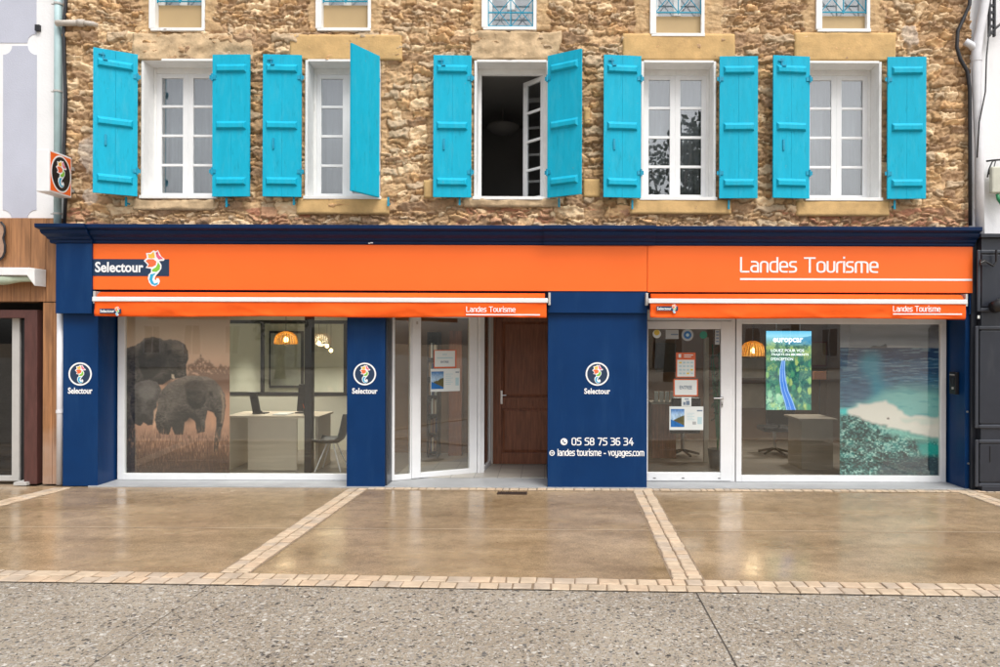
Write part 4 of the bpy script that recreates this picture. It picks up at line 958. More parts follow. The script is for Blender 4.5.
m=MB(); m.box(hx-.018,hx+.018,YD-.012,YD-.0005,hz-.11,hz+.10); m.tube([(hx,YD-.05,hz+.03),(hx+.075,YD-.05,hz+.028)],.011); m.tube([(hx,YD-.05,hz+.03),(hx,YD-.01,hz+.03)],.010)
m.build('handle',M['steel'],wd,bevel=.003)
# porch shell
m=MB(); m.box(-.86,WX(548),YD+.075,YD+.14,.0,ZTOP+.12); m.box(-2.12,WX(548),.36,YD+.1,ZTOP+.003,ZTOP+.08)
structure('porch_wall',m,M['plaster'])

# ================================================================== SIGNS
def P(px,py,Y): return WX(px,Y,py),WZ(py,Y,px)
YS=-.06
sg=thing('shop_sign',(-2.2,YS,2.6),'long orange fascia sign with navy logo plate and seahorse at its left end','shop sign')
xa,xb=WX(91.3,YS),WX(646.9,YS); z0,z1=WZ(291,YS),3.184
MB().box(xa,xb,YS,.010,z0,z1).build('panel',M['orange'],sg,bevel=.003)
a,b=P(91.6,259,YS),P(169.2,276.2,YS)
MB().box(a[0],b[0],YS-.004,YS-.0005,b[1],a[1]).build('logo_plate',LG['navy'],sg)
m=MB(); l0,l1=P(95.4,261.8,YS),P(143.6,272.5,YS); text_mb(m,'Selectour',l0[0],l1[0],l1[1],l0[1],YS-.008,.0035,.026); m.build('lettering',M['letter'],sg)
c=P(154.6,268.4,YS); m=MB(); emblem(m,c[0],c[1],.475,YS-.0045); m.build('emblem',EM,sg)
sg2=thing('shop_sign',(3.4,YS,2.6),'plain orange fascia sign reading Landes Tourisme in white at right','shop sign')
xa,xb=WX(647.4,YS),WX(972.5,YS); z0=WZ(291.6,YS)
MB().box(xa,xb,YS,.010,z0,z1).build('panel',M['orange'],sg2,bevel=.003)
m=MB(); l0,l1=P(740,257,YS),P(878.3,273,YS); stroke_text(m,'Landes Tourisme',l0[0],l1[0],l1[1],l0[1]-l1[1],YS-.004,.125,gap=.175); m.build('lettering',M['letter'],sg2)
l0,l1=P(740,278.6,YS),P(972,280.6,YS); m=MB(); m.box(l0[0],xb-.01,YS-.004,YS-.0005,(l0[1]+l1[1])/2-.012,(l0[1]+l1[1])/2+.014); m.build('underline',M['letter'],sg2)
# ================================================================== AWNINGS
def awning(px0,px1,label,logo,txt,uline,seed):
    Y=-.20
    x0,x1=WX(px0,Y),WX(px1,Y)
    o=thing('awning',((x0+x1)/2,Y,2.2),label,'awning','retracted orange awnings')
    zt,zb0,zb1,zv=2.53,2.425,2.485,2.235
    # rolled cloth
    m=MB(); n=14; vs=[]; prof=[(-.03,2.49),(-.03,2.53),(-.08,2.555),(-.13,2.545),(-.17,2.515),(-.19,2.487),(-.17,2.45),(-.10,2.43),(-.03,2.45)]
    k=len(prof)
    for xx in (x0+.03,x1-.03): vs+=[(xx,y,z) for y,z in prof]
    fs=[(i,(i+1)%k,k+(i+1)%k,k+i) for i in range(k)]+[list(range(k))[::-1],list(range(k,2*k))]
    m.add(vs,fs); m.build('rolled_cloth',M['orange_cloth'],o,smooth=True)
    MB().box(x0-.015,x1+.01,Y-.012,Y+.03,zb0,zb1).build('front_bar',M['white'],o,bevel=.008)
    # valance: a hanging strip with slight waves
    nx=150; nz=8; vs=[]; Vx=lambda t: x0+.008+(x1-x0-.016)*t
    for j in range(nz+1):
        for i in range(nx+1):
            t=i/nx; s=j/nz; X=Vx(t)
            wv=.010*max(0,math.sin(X*4.3+s*2.6+seed*3))**4-.010*max(0,math.sin(X*5.9-s*3.1+seed))**6+.012*math.sin(X*3.1+seed)+.008*math.sin(X*7.7+seed*2)+.010*math.sin(X*2.1+s*5+seed)
            vs.append((X,Y+.002+wv*s,zb0+.006-(zb0-zv+.006+.006*math.sin(X*2.3+seed))*s))
    fs=[(j*(nx+1)+i,(j+1)*(nx+1)+i,(j+1)*(nx+1)+i+1,j*(nx+1)+i+1) for j in range(nz) for i in range(nx)]
    m=MB().add(vs,fs); va=m.build('valance',M['orange_cloth'],o,smooth=True); md=va.modifiers.new('t','SOLIDIFY'); md.thickness=.003
    # arm brackets at the ends
    for xx in (x0-.02,x1+.035):
        MB().box(xx-.02,xx+.01,-.15,-.02,2.40,2.56).build('bracket',M['alu'],o,bevel=.004)
    MB().box(x0+.05,x1-.05,-.03,.009,2.44,2.56).build('cassette',M['navy_dk'],o)
    Yv=Y-.022
    a,b=P(logo[0],logo[1],Yv),P(logo[2],logo[3],Yv)
    m=MB(); m.box(a[0],b[0],Yv,Yv+.003,b[1],a[1]); m.build('logo_plate',LG['navy'],o)
    m=MB(); w_=b[0]-a[0]; h_=a[1]-b[1]; text_mb(m,'Selectour',a[0]+.03*w_,a[0]+.70*w_,b[1]+.18*h_,a[1]-.18*h_,Yv-.003,.0025,.02); m.build('lettering',M['letter'],o)
    m=MB(); emblem(m,a[0]+.83*w_,(a[1]+b[1])/2-.004,h_*2.0,Yv-.0005); m.build('emblem',EM,o)
    a,b=P(txt[0],txt[1],Yv),P(txt[2],txt[3],Yv)
    m=MB(); stroke_text(m,'Landes Tourisme',a[0],b[0],b[1],a[1]-b[1],Yv-.002,.15,.004,gap=.20)
    u0=P(uline[0],uline[2],Yv); u1=P(uline[1],uline[2],Yv); m.box(u0[0],u1[0],Yv-.001,Yv+.003,u0[1]-.008,u0[1]+.008)
    m.build('slogan',M['letter'],o)
awning(93.5,547,'long orange awning folded up over the elephant window and wooden door',(99.5,308.6,121,313.4),(466.2,306.4,515.5,312.2),(466,540,314.6),.4)
awning(649.5,966.5,'shorter orange awning folded up over the right door and lagoon poster',(656.5,306.2,678,310.9),(893,305.8,940.5,311.8),(893,962,314.0),2.2)
# ================================================================== projecting sign
ps=thing('projecting_sign',(-6.22,-.3,4.05),'square orange illuminated box sign with seahorse in a dark oval, jutting from the wall','sign')
bx0,bx1,by0,by1=-6.33,-6.168,-.53,-.10; bz0,bz1=WZ(191.5,-.53,45),WZ(149,-.53,45)
MB().box(bx0,bx1,by0,by1,bz0,bz1).build('box',M['white'],ps,bevel=.01)
def rot_face(m,X):   # XZ drawing (x along the face from the near edge, y depth) turned to face +X
    m.v=[(X-(y), by0+x, z) for x,y,z in m.v]; return m
Wf=by1-by0; Hf=bz1-bz0
m=MB(); m.box(.025,Wf-.025,-.003,-.0005,bz0+.025,bz1-.025); rot_face(m,bx1).build('face',M['orange'],ps)
m=MB(); m.disc(Wf/2,(bz0+bz1)/2,Hf*.445,-.005,-.0032,0,48,sx=.80); rot_face(m,bx1).build('ring',M['letter'],ps)
m=MB(); m.disc(Wf/2,(bz0+bz1)/2,Hf*.405,-.007,-.0052,0,48,sx=.80); rot_face(m,bx1).build('oval',M['black'],ps)
m=MB(); emblem(m,Wf/2,(bz0+bz1)/2,Hf*.66,-.0072); rot_face(m,bx1).build('emblem',EM,ps)
m=MB(); m.box(-6.27,-6.22,by1-.005,.04,bz0+.1,bz0+.14); m.box(-6.27,-6.22,by1-.005,.04,bz1-.14,bz1-.1); m.build('bracket',M['alu'],ps)

# ================================================================== POSTERS, SCREEN, NOTICES
PM=vcol('printed window film',.5)
o=sheet('poster',-5.79,WX(230,YW+.06),.09,ZTOP-.04,YW+.055,art_elephants(),PM); tag(o,'tall window poster of elephants in dry grass under a hazy sky','poster')
o=sheet('poster',WX(840,YW+.06),5.47,.09,ZTOP-.2,YW+.055,art_lagoon(),PM); tag(o,'tall window poster of a turquoise lagoon with a white sandbank','poster')
YSC=.55
sc=thing('display_screen',(3.4,YSC+.03,1.0),'bright upright advertising screen showing a blue road through green forest','screen')
a,b=P(766.2,331,YSC),P(811.2,410,YSC)
MB().box(a[0]-.008,b[0]+.008,YSC+.001,YSC+.05,b[1]-.008,a[1]+.008).build('casing',M['black'],sc,bevel=.004)
sheet('screen_image',a[0],b[0],b[1],a[1],YSC,art_road(),vcol('lit screen',.3,1.0),sc,th=0)
WM=emit('lit white text',(.9,.95,1),1.0)
m=MB(); l0,l1=P(773,337.8,YSC),P(803,344.3,YSC); text_mb(m,'europcar',l0[0],l1[0],l1[1],l0[1],YSC-.003,.002,.03)
for s,xx0,xx1,yy0,yy1 in (('LOUEZ POUR VOS',771,804,349,352),('TRAJETS EN MOMENTS',771,808.5,353.3,356.3),("D'EXCEPTION",771,793,357.5,360.5)):
    l0,l1=P(xx0,yy0,YSC),P(xx1,yy1,YSC); text_mb(m,s,l0[0],l1[0],l1[1],l0[1],YSC-.003,.002,.012)
m.build('screen_text',WM,sc)
m=MB(); m.tube([(a[0]+.15,YSC+.03,a[1]),(a[0]+.15,YSC+.03,2.6)],.006,6); m.tube([(b[0]-.15,YSC+.03,a[1]),(b[0]-.15,YSC+.03,2.6)],.006,6); m.build('hanger',M['steel'],sc)
# notices behind the right door's glass
YN=YW+.022
OF=pbr('notice orange',(.62,.13,.05),.6,.04); PH=vcol('printed photo',.6); TX=pbr('notice grey print',(.16,.22,.30),.6,.05); LB=pbr('notice pale blue print',(.45,.62,.66),.6,.04)
YLW=pbr('notice yellow',(.75,.55,.08),.6,.05); GRN=pbr('sticker green',(.03,.22,.15),.6,.05); BLU=pbr('sticker blue',(.03,.16,.42),.6,.05); GRY=pbr('sticker grey',(.40,.42,.42),.6,.05)
def rect(m,px0,py0,px1,py1,Y,d=.002,mi=0):
    a,b=P(px0,py0,Y),P(px1,py1,Y); m.box(a[0],b[0],Y-d,Y-d+.0015,b[1],a[1],mi)
n1=thing('notice',(1.9,YN,1.5),'white timetable notice with orange header, uppermost sheet on the right door','notice')
m=MB(); rect(m,676,352.5,695.5,377.5,YN); m.build('sheet',OF,n1)
m=MB(); rect(m,677.2,359.8,694.3,376.6,YN,.004,0)
for r in range(4):
    for c_ in range(4): rect(m,679+c_*3.8,361.8+r*3.6,681.6+c_*3.8,363.4+r*3.6,YN,.006,1 if (r+c_)%5 else 2)
m.build('grid_print',[M['paper'],LB,YLW],n1)
m=MB(); rect(m,684,354.6,693,355.5,YN,.004); rect(m,684,356.6,691,357.3,YN,.004); rect(m,678.5,354,681,357.5,YN,.004); m.build('heading_print',M['paper'],n1)
n2=thing('notice',(1.85,YN,1.25),'white sheet with thin orange border reading ENTREE on the right door','notice')
m=MB(); rect(m,673.4,378.8,698,396.2,YN); m.build('sheet',OF,n2); m=MB(); rect(m,674.8,380,696.7,395,YN,.004); m.build('white_field',M['paper'],n2)
a,b=P(679.6,385.6,YN-.006),P(692,389.2,YN-.006); m=MB(); text_mb(m,'ENTREE',a[0],b[0],b[1],a[1],YN-.007,.002,.012); m.build('lettering',TX,n2)
n3=thing('notice',(1.85,YN,1.1),'small square white sticker with grey symbols between two sheets on the right door','sticker')
m=MB(); rect(m,681.5,397,691.3,406.2,YN); m.build('sheet',M['paper'],n3,bevel=.0005)
m=MB(); rect(m,683.2,402,685.4,405,YN,.004); rect(m,686,400.8,689.6,405,YN,.004); rect(m,684.5,398.6,688.8,399.6,YN,.004); m.build('symbols',TX,n3)
n4=thing('notice',(1.85,YN,.85),'landscape sheet with a blue coast photo at left, lowest on the right door','notice')
m=MB(); rect(m,669.4,406.4,703.3,430,YN); m.build('sheet',M['paper'],n4)
a,b=P(670.8,409,YN-.004),P(684.3,427,YN-.004); sheet('photo',a[0],b[0],b[1],a[1],YN-.004,art_view(3),PH,n4,th=0)
m=MB(); rect(m,697,410,702.3,411.3,YN,.004,0); rect(m,697.5,417,701.8,424,YN,.004,1)
for r in range(5): rect(m,687,413+r*1.6,694.5-(r%2)*2,413.5+r*1.6,YN,.004,1)
rect(m,692.5,421.5,696,424.5,YN,.004,2); m.build('print',[TX,LB,GRY],n4)
def sticker(label,px,py,r,mats,build):
    o=thing('sticker',(WX(px,YN),YN,WZ(py,YN,px)),label,'sticker','stickers along the top of the right door'); m=MB(); build(m); m.build('print',mats,o)
def dsk(px,py,r,d,mi): return lambda m: m.disc(WX(px,YN,py),WZ(py,YN,px),r*9.9/F,YN-d,YN-d+.0015,mi,28)
sticker('round yellow and white sticker in the upper left corner of the right door',656.8,334,4,[YLW,M['paper']],lambda m:(dsk(656.8,334,4.2,.002,1)(m),dsk(656.8,332.6,2.8,.004,0)(m)))
sticker('pale rectangular sticker with a dark stripe near the top of the right door',672,334,4,[GRY,TX],lambda m:(rect(m,665.6,329.8,678.6,339,YN,.002,0),rect(m,671,333.8,678,335.2,YN,.004,1)))
sticker('round blue and pale ringed sticker at the top of the right door',687.5,335,5,[GRY,BLU,LB],lambda m:(dsk(687.5,335,6,.002,0)(m),dsk(687.5,335,3.9,.004,1)(m),dsk(687.5,335,1.6,.006,2)(m)))
sticker('dark green round sticker at the top of the right door',703.5,335,4,[GRN],lambda m:dsk(703.5,335,3.8,.002,0)(m))
sticker('narrow upright white strip sticker in the upper right corner of the right door',717.3,336,4,[GRY,TX],lambda m:(rect(m,715,329.8,719.6,344.5,YN,.002,0),[rect(m,716,331+k*3.2,718.8,332.6+k*3.2,YN,.004,1) for k in range(4)]))
# notices on the angled door (local frame of that door, turned with it)
def ent_thing(label,s,z):
    o=bpy.data.objects.new('notice',None); COL.objects.link(o); o.location=A_+Vector((s*math.cos(ANG),s*math.sin(ANG),z)); o.rotation_euler=(0,0,ANG); o.empty_display_size=.1
    return tag(o,label,'notice')
def lrect(m,s0,s1,z0,z1,d,mi=0): m.box(s0,s1,.026-d,.0275-d,z0,z1,mi)
e1=ent_thing('small white notice with orange edge, upper sheet on the angled glass door',0,0)
zz=lambda py: WZ(py,.72,446)
m=MB(); lrect(m,.645,.985,zz(368.4),zz(350),.002); m.build('sheet',OF,e1,local=True); m=MB(); lrect(m,.655,.962,zz(366.8),zz(350.8),.004); m.build('white_field',M['paper'],e1,local=True)
m=MB(); text_mb(m,'ENTREE',.745,.865,zz(363),zz(361),.026-.007,.002,.02); m.build('lettering',TX,e1,local=True); m=MB(); lrect(m,.69,.93,zz(358.6),zz(357.4),.0055); lrect(m,.77,.84,zz(355),zz(354),.0055); m.build('print',LB,e1,local=True)
e2=ent_thing('wide pale sheet with a harbour photo, lower sheet on the angled glass door',0,0)
m=MB(); lrect(m,.594,1.037,zz(391.6),zz(368.8),.0025); m.build('sheet',M['paper'],e2,local=True)
sheet('photo',.605,.79,zz(389),zz(371.5),.026-.005,art_view(8,(50,110,170)),PH,e2,th=0)
m=MB(); lrect(m,.97,1.025,zz(373),zz(372),.005,0); lrect(m,.97,1.02,zz(386),zz(378),.005,1)
for r in range(6): lrect(m,.82,.93-(r%2)*.03,zz(374.6+r*2),zz(374+r*2),.005,1)
m.build('print',[TX,LB],e2,local=True)

# ================================================================== SHOP INTERIOR
YB=6.2
m=MB(); m.box(-5.98,5.62,.47,YB,-.03,.006); structure('interior_floor',m,M['shopfloor'])
m=MB(); m.box(-6.0,5.62,.36,YB+.1,2.62,2.70); structure('interior_ceiling',m,M['ceil'])
m=MB(); m.box(-6.05,-5.98,.6,YB,0,2.62); m.box(-5.98,.6,YB,YB+.1,0,2.62); structure('interior_wall',m,M['cream'])
m=MB(); m.box(.6,5.62,YB-1.5,YB-1.4,0,2.62); m.box(5.55,5.62,.6,YB,0,2.62); m.box(.6,.66,1.9,YB-1.5,0,2.62); structure('interior_wall',m,M['taupe'])
m=MB(); m.box(-6.0,5.62,.345,.395,ZTOP+.001,2.64); structure('lintel_wall',m,M['navy_dk'])
# brown partition seen through the angled door
m=MB(); m.box(-2.9,-.9,2.9,3.0,.006,2.62); structure('interior_wall',m,M['taupe'])
# dark column near the left window
o=MB().box(WX(304.5,1.0),WX(311.5,1.0),1.0,1.14,.006,2.62).build('column',M['iron'],bevel=.004); tag(o,'slim black full height post inside the left display window','post')
bk=thing('bookcase',(WX(432,2.4),2.5,0),'narrow dark bookcase with open shelves behind the angled glass door','bookcase')
a,b=P(427,332,2.4),P(438,470,2.4); m=MB(); m.box(a[0],a[0]+.02,2.4,2.75,.006,a[1]); m.box(b[0]-.02,b[0],2.4,2.75,.006,a[1]); m.box(a[0]+.02,b[0]-.02,2.73,2.75,.006,a[1]); m.build('carcass',M['black'],bk,bevel=.002)
for k in range(7): MB().box(a[0]+.021,b[0]-.021,2.41,2.729,.08+k*.31,.10+k*.31).build('shelf',M['black'],bk)
rnd=random.Random(2); bc=[M['maroon'],M['navy'],M['beige'],M['taupe'],M['chair'],M['paper']]
for k in range(6):
    m=MB(); xx=a[0]+.025
    while xx<b[0]-.05: w_=rnd.uniform(.015,.035); m.box(xx,xx+w_-.002,2.45,2.68,.101+k*.31,.101+k*.31+rnd.uniform(.17,.25),rnd.randrange(6)); xx+=w_
    m.build('books',bc,bk)
wdp=MB().box(WX(449,2.6),WX(462,2.6),2.6,2.66,.006,2.1).build('wood_panel',M['wood_door'],bevel=.004); tag(wdp,'tall upright brown wood panel behind the angled glass door','panel')
# glazed workshop-style partition
YP=3.2
gp=thing('glazed_partition',(-3.7,YP,0),'black framed glazed partition on a low white wall inside the left shop','partition')
px0,px1=WX(200,YP),WX(372,YP); zbar=WZ(394,YP,290); zt=WZ(322,YP,290)
MB().box(px0,px1,YP,YP+.1,.006,zbar-.03).build('low_wall',M['cream'],gp)
m=MB(); m.box(px0,px1,YP-.01,YP+.08,zbar-.03,zbar+.03); m.box(px0,px1,YP-.01,YP+.08,zt-.03,zt+.03)
for p in (226,262,309,345): xx=WX(p,YP); m.box(xx-.025,xx+.025,YP-.008,YP+.07,zbar+.03,zt-.03)
m.build('frame',M['iron'],gp,bevel=.003)
MB().box(px0,px1,YP+.02,YP+.026,zbar,zt).build('pane',M['glass'],gp)
MB().box(px0,px1,YP,YP+.1,zt+.03,2.62).build('top_panel',M['cream'],gp)
# framed window/cabinet beyond
bf=thing('picture_frame',(-4.0,YB,1),'thin black rectangular frame on the cream wall beyond the glazed partition','picture')
a,b=P(268,331,YB-.05),P(303,388,YB-.05); m=MB(); frame_rect(m,a[0],b[0],b[1],a[1],YB-.05,YB-.002,.05,.05,.05,.05); m.build('frame',M['iron'],bf)
MB().box(a[0]+.05,b[0]-.05,YB-.03,YB-.01,b[1]+.05,a[1]-.05).build('print',pbr('pale framed print',(.5,.52,.47),.6,.3,3),bf)
# desk
dk=thing('desk',(-4.0,1.2,0),'beige panelled reception desk in the left window','desk')
m=MB(); m.box(-4.40,-3.675,1.20,1.235,.006,.775); m.build('front_panel',M['beige'],dk,bevel=.003)
m=MB(); m.box(-4.75,-3.35,1.22,1.95,.776,.806); m.build('desktop',M['beige'],dk,bevel=.003)
m=MB(); m.box(-4.72,-4.68,1.26,1.9,.006,.775); m.build('leg_panel',M['beige'],dk); m=MB(); m.box(-3.42,-3.38,1.26,1.9,.006,.775); m.build('leg_panel',M['beige'],dk)
def monitor(px,py0,py1,Y,lean,label,wid):
    x,za,zb=WX(px,Y),WZ(py1,Y),WZ(py0,Y)
    o=thing('monitor',(x,Y,.806),label,'computer monitor')
    m=MB(); m.add([(x-wid-lean,Y-.02,zb),(x+wid-lean,Y,zb),(x+wid,Y,za),(x-wid,Y-.02,za),(x-wid-lean,Y+.02,zb),(x+wid-lean,Y+.04,zb),(x+wid,Y+.04,za),(x-wid,Y+.02,za)],[(0,3,2,1),(4,5,6,7),(0,1,5,4),(1,2,6,5),(2,3,7,6),(3,0,4,7)])
    m.build('back',M['black'],o,bevel=.006)
    m=MB(); m.tube([(x-lean*.3,Y+.05,za+.1),(x+.03,Y+.1,.82)],.018,8); m.box(x-.09,x+.11,Y+.02,Y+.2,.807,.82); m.build('stand',M['black'],o)
monitor(257.5,393,417,1.5,.07,'slim black monitor leaning left on the beige desk',.055)
monitor(300.5,385,412,1.6,-.03,'black monitor seen edge-on behind the desk, near the black post',.05)
dt=thing('paper_stack',(-3.95,1.5,.806),'small stack of white papers lying on the beige desk','papers')
m=MB(); m.box(-4.08,-3.86,1.32,1.62,.807,.822); m.build('sheets',M['paper'],dt)
cp=thing('pen_cup',(-3.62,1.4,.806),'small dark pen cup standing on the beige desk','cup')
MB().lathe([(.001,.001),(.04,.001),(.042,.10),(.037,.10),(.036,.01)],(-3.60,1.4,.806),16).build('cup',M['black'],cp,smooth=True)
m=MB()
for k in range(4): m.tube([(-3.60+.01*k-.015,1.4,.83),(-3.60+.03*k-.05,1.4+.01*k,.97)],.004,6)
m.build('pens',M['orange'],cp)
# shell chair
ch=thing('shell_chair',(WX(330,1.1),1.2,0),'grey moulded shell chair with thin white legs beside the blue pilaster','chair')
cx0,cy0=WX(331,1.2),1.25
n_=14; vs=[]; k_=11
side=[(-.26,.44),(-.22,.415),(-.12,.40),(0,.40),(.10,.41),(.16,.45),(.19,.52),(.215,.62),(.235,.72),(.25,.80),(.26,.84)]
for (sx_,sz_) in side:
    for j in range(n_+1):
        t=j/n_*2-1; hw=.235 if sz_<.5 else .22-.10*max(0,(sz_-.62)); vs.append((cx0+sx_-(.03*t*t if sz_>.5 else 0), cy0+hw*t, sz_+.07*abs(t)**2.5*(1 if sz_<.5 else .2)))
fs=[(i*(n_+1)+j,i*(n_+1)+j+1,(i+1)*(n_+1)+j+1,(i+1)*(n_+1)+j) for i in range(k_-1) for j in range(n_)]
so=MB().add(vs,fs).build('seat',M['chair'],ch,smooth=True); md=so.modifiers.new('t','SOLIDIFY'); md.thickness=.012
for a_,b_ in ((-1,-1),(-1,1),(1,-1),(1,1)):
    MB().tube([(cx0+.05*a_,cy0+.08*b_,.40),(cx0+.19*a_,cy0+.2*b_,.007)],.010,8).build('leg',M['white'],ch)
# pendants
def pendant(px,py,Y,dia,label,power,rod=True):
    x,z=WX(px,Y),WZ(py,Y,px); r=dia/2
    o=thing('pendant_lamp',(x,Y,z),label,'lamp','lit pendant lamps')
    prof=[(r*.98,-r*.55),(r,-r*.40),(r*.97,-r*.15),(r*.85,r*.18),(r*.6,r*.42),(r*.28,r*.56),(.03,r*.60)]
    m=MB(); nr=26
    for k in range(nr):
        a=2*math.pi*k/nr; m.tube([(x+q*math.cos(a),Y+q*math.sin(a),z+h) for q,h in prof],r*.045,5)
    for j in range(15):
        t=j/14*(len(prof)-1); i0=min(int(t),len(prof)-2); f=t-i0; q=prof[i0][0]*(1-f)+prof[i0+1][0]*f; h=prof[i0][1]*(1-f)+prof[i0+1][1]*f
        m.tube([(x+q*1.02*math.cos(2*math.pi*k/28),Y+q*1.02*math.sin(2*math.pi*k/28),z+h) for k in range(29)],r*.018,5,cap=False)
    m.build('lamp_shade',M['rattan'],o,smooth=True)
    m=MB().lathe([(.001,-.05),(.028,-.042),(.038,-.01),(.03,.025),(.001,.05)],(x,Y,z-r*.12),16); m.build('bulb',M['bulb'],o,smooth=True)
    m=MB(); m.tube([(x,Y,z+r*.58),(x,Y,2.62)],.004,6); m.build('cord',M['black'],o)
    ld=bpy.data.lights.new('pendant_light','POINT'); ld.energy=power; ld.color=(1,.80,.52); ld.shadow_soft_size=.12
    lo=bpy.data.objects.new('pendant_light',ld); COL.objects.link(lo); lo.parent=o; lo.location=(0,0,-r*.2)
# translucent rattan
mt=M['rattan']; n=mt.node_tree.nodes; l=mt.node_tree.links; b=n['Principled BSDF']; tr=n.new('ShaderNodeBsdfTranslucent'); tr.inputs[0].default_value=(.88,.62,.20,1)
mx=n.new('ShaderNodeMixShader'); mx.inputs[0].default_value=.5; l.new(b.outputs[0],mx.inputs[1]); l.new(tr.outputs[0],mx.inputs[2]); l.new(mx.outputs[0],n['Material Output'].inputs[0])
pendant(286,338,2.3,.36,'amber woven pendant lamp hanging in the left display window',7)
pendant(753,349,2.2,.42,'amber dome pendant lamp glowing beside the upright screen',7)
# cluster of small bulbs
cl=thing('bulb_cluster',(WX(332,4),4,1.9),'cluster of small bare glowing bulbs in the back room left of the blue pilaster','lamp')
m=MB(); pts=[(319,343),(327,346),(331,350.5),(346,345)]
for px,py in pts:
    x,z=WX(px,4),WZ(py,4,px); mm=MB().lathe([(.001,-.04),(.03,-.025),(.036,0),(.03,.025),(.001,.04)],(x,4,z),14); mm.build('bulb',M['bulb'],cl,smooth=True); m.tube([(x,4,z+.04),(x,4,2.3)],.004,6)
m.box(WX(317,4),WX(348,4),3.98,4.02,2.3,2.62); m.build('mount',M['iron'],cl)
ld=bpy.data.lights.new('cluster_light','POINT'); ld.energy=5; ld.color=(1,.86,.66); ld.shadow_soft_size=.3; lo=bpy.data.objects.new('cluster_light',ld); COL.objects.link(lo); lo.parent=cl; lo.location=(0,.3,.1)
# ceiling spots
def spot(px,Y,label,pw):
    x=WX(px,Y); o=thing('ceiling_spot',(x,Y,2.62),label,'ceiling light','recessed ceiling spots')
    m=MB(); m.lathe([(.05,-.012),(.065,-.010),(.07,-.001)],(x,Y,2.62),24); m.build('ring',M['white'],o,smooth=True)
    m=MB(); m.lathe([(.001,-.008),(.048,-.008)],(x,Y,2.62),20); m.build('lens',M['spot'],o)
    ld=bpy.data.lights.new('spot_light','SPOT'); ld.energy=pw; ld.spot_size=R(98); ld.spot_blend=.6; ld.color=(1,.93,.82); ld.shadow_soft_size=.15
    lo=bpy.data.objects.new('spot_light',ld); COL.objects.link(lo); lo.parent=o; lo.location=(0,0,-.03)
spot(250,2.4,'recessed ceiling spot above the beige desk in the left shop',170)
spot(322,1.7,'recessed ceiling spot above the grey shell chair',110)
spot(300,4.9,'unseen ceiling spot added to brighten the back room beyond the glazed partition',240)  # added lamp, hidden by the awning, lifts the dark back room
spot(345,5.0,'unseen ceiling spot added to brighten the back room near the bulb cluster',160)  # second added lamp out of view, fills the back room with light
spot(690,3.2,'ceiling spot added to brighten the right shop above the office chair',120)  # extra lamp added to brighten the right shop interior
spot(452,1.9,'recessed ceiling spot behind the angled glass door',60)
spot(800,2.6,'recessed ceiling spot behind the upright screen in the right shop',150)
# right shop furniture
M['counter']=pbr('dull beige laminate',(.30,.26,.21),.6,.1,3)
rd=thing('counter',(WX(817,1.9),1.9,0),'pale beige counter between the screen and the lagoon poster','counter')
a,b=P(801.5,418.5,1.4),P(833,472,1.4); m=MB(); m.box(a[0],b[0],1.4,1.44,.006,a[1]-.03); m.box(a[0],a[0]+.04,1.44,2.0,.006,a[1]-.03); m.build('front_panel',M['counter'],rd,bevel=.003)
MB().box(a[0]-.05,b[0]+.05,1.36,2.05,a[1]-.03,a[1]).build('worktop',M['counter'],rd,bevel=.003)
oo=thing('card_stand',(WX(819,2.2),2.2,.8),'small orange card display on the beige counter','sign')
a,b=P(813.5,371.5,2.0),P(826.5,379.5,2.0); MB().box(a[0],b[0],2.0,2.03,b[1],a[1]).build('card',pbr('plain orange card',(.8,.22,.04),.5,.05),oo);  # card in one plain orange colour
m=MB(); a2=P(820,379.5,2.0); m.tube([(a2[0],2.015,a2[1]),(a2[0],2.015,.79)],.008,6); m.build('pole',M['black'],oo)
fl=thing('wall_panel',(WX(752,4.6),4.6,1),'pale square picture panels on the dark wall under the amber lamp','picture')
for (p0,q0,p1,q1) in ((741,358,765,378),(741,384,765,408)):
    a,b=P(p0,q0,4.6),P(p1,q1,4.6); MB().box(a[0],b[0],4.6,4.66,b[1],a[1]).build('panel',pbr('pale print',(.48,.46,.40),.6,.3,2.5),fl,bevel=.003)
wp=thing('wall_poster',(WX(823,4.6),4.6,1),'ochre framed poster on the dark wall right of the screen','picture')
a,b=P(812,343,4.6),P(826,365,4.6); MB().box(a[0],b[0],4.62,4.66,b[1],a[1]).build('print',pbr('ochre print',(.38,.30,.12),.6,.3,3),wp); m=MB(); frame_rect(m,a[0]-.03,b[0]+.03,b[1]-.03,a[1]+.03,4.61,4.67,.03,.03,.03,.03); m.build('frame',M['wood_door'],wp)
wn=thing('wall_notice',(WX(835,4.6),4.6,1),'white paper pinned on the dark wall beside the lagoon poster','notice')
a,b=P(831,356,4.6),P(838,372,4.6); MB().box(a[0],b[0],4.64,4.66,b[1],a[1]).build('sheet',M['paper'],wn)
def armchair(px,Y,label):
    x=WX(px,Y); o=thing('office_chair',(x,Y,0),label,'chair','dark office chairs in the right shop')
    MB().box(x-.25,x+.25,Y-.24,Y+.24,.42,.50).build('seat',M['black'],o,bevel=.03)
    MB().box(x-.24,x+.24,Y-.32,Y-.25,.55,1.02).build('backrest',M['black'],o,bevel=.03)
    m=MB(); m.tube([(x,Y,.42),(x,Y,.10)],.03,10); m.build('column',M['steel'],o)
    m=MB()
    for k in range(5): aa=2*math.pi*k/5; m.tube([(x,Y,.12),(x+.28*math.cos(aa),Y+.28*math.sin(aa),.05)],.02,8)
    m.build('base',M['black'],o)
    m=MB(); m.tube([(x,Y-.18,.43),(x,Y-.30,.6)],.02,8); m.build('back_support',M['black'],o)
armchair(683,2.6,'dark office chair behind the glass of the right door'); armchair(775,2.8,'dark office chair below the upright screen')
pl=thing('potted_plant',(WX(718,1.5),1.5,0),'tall leafy green plant inside the glass of the right door','plant')
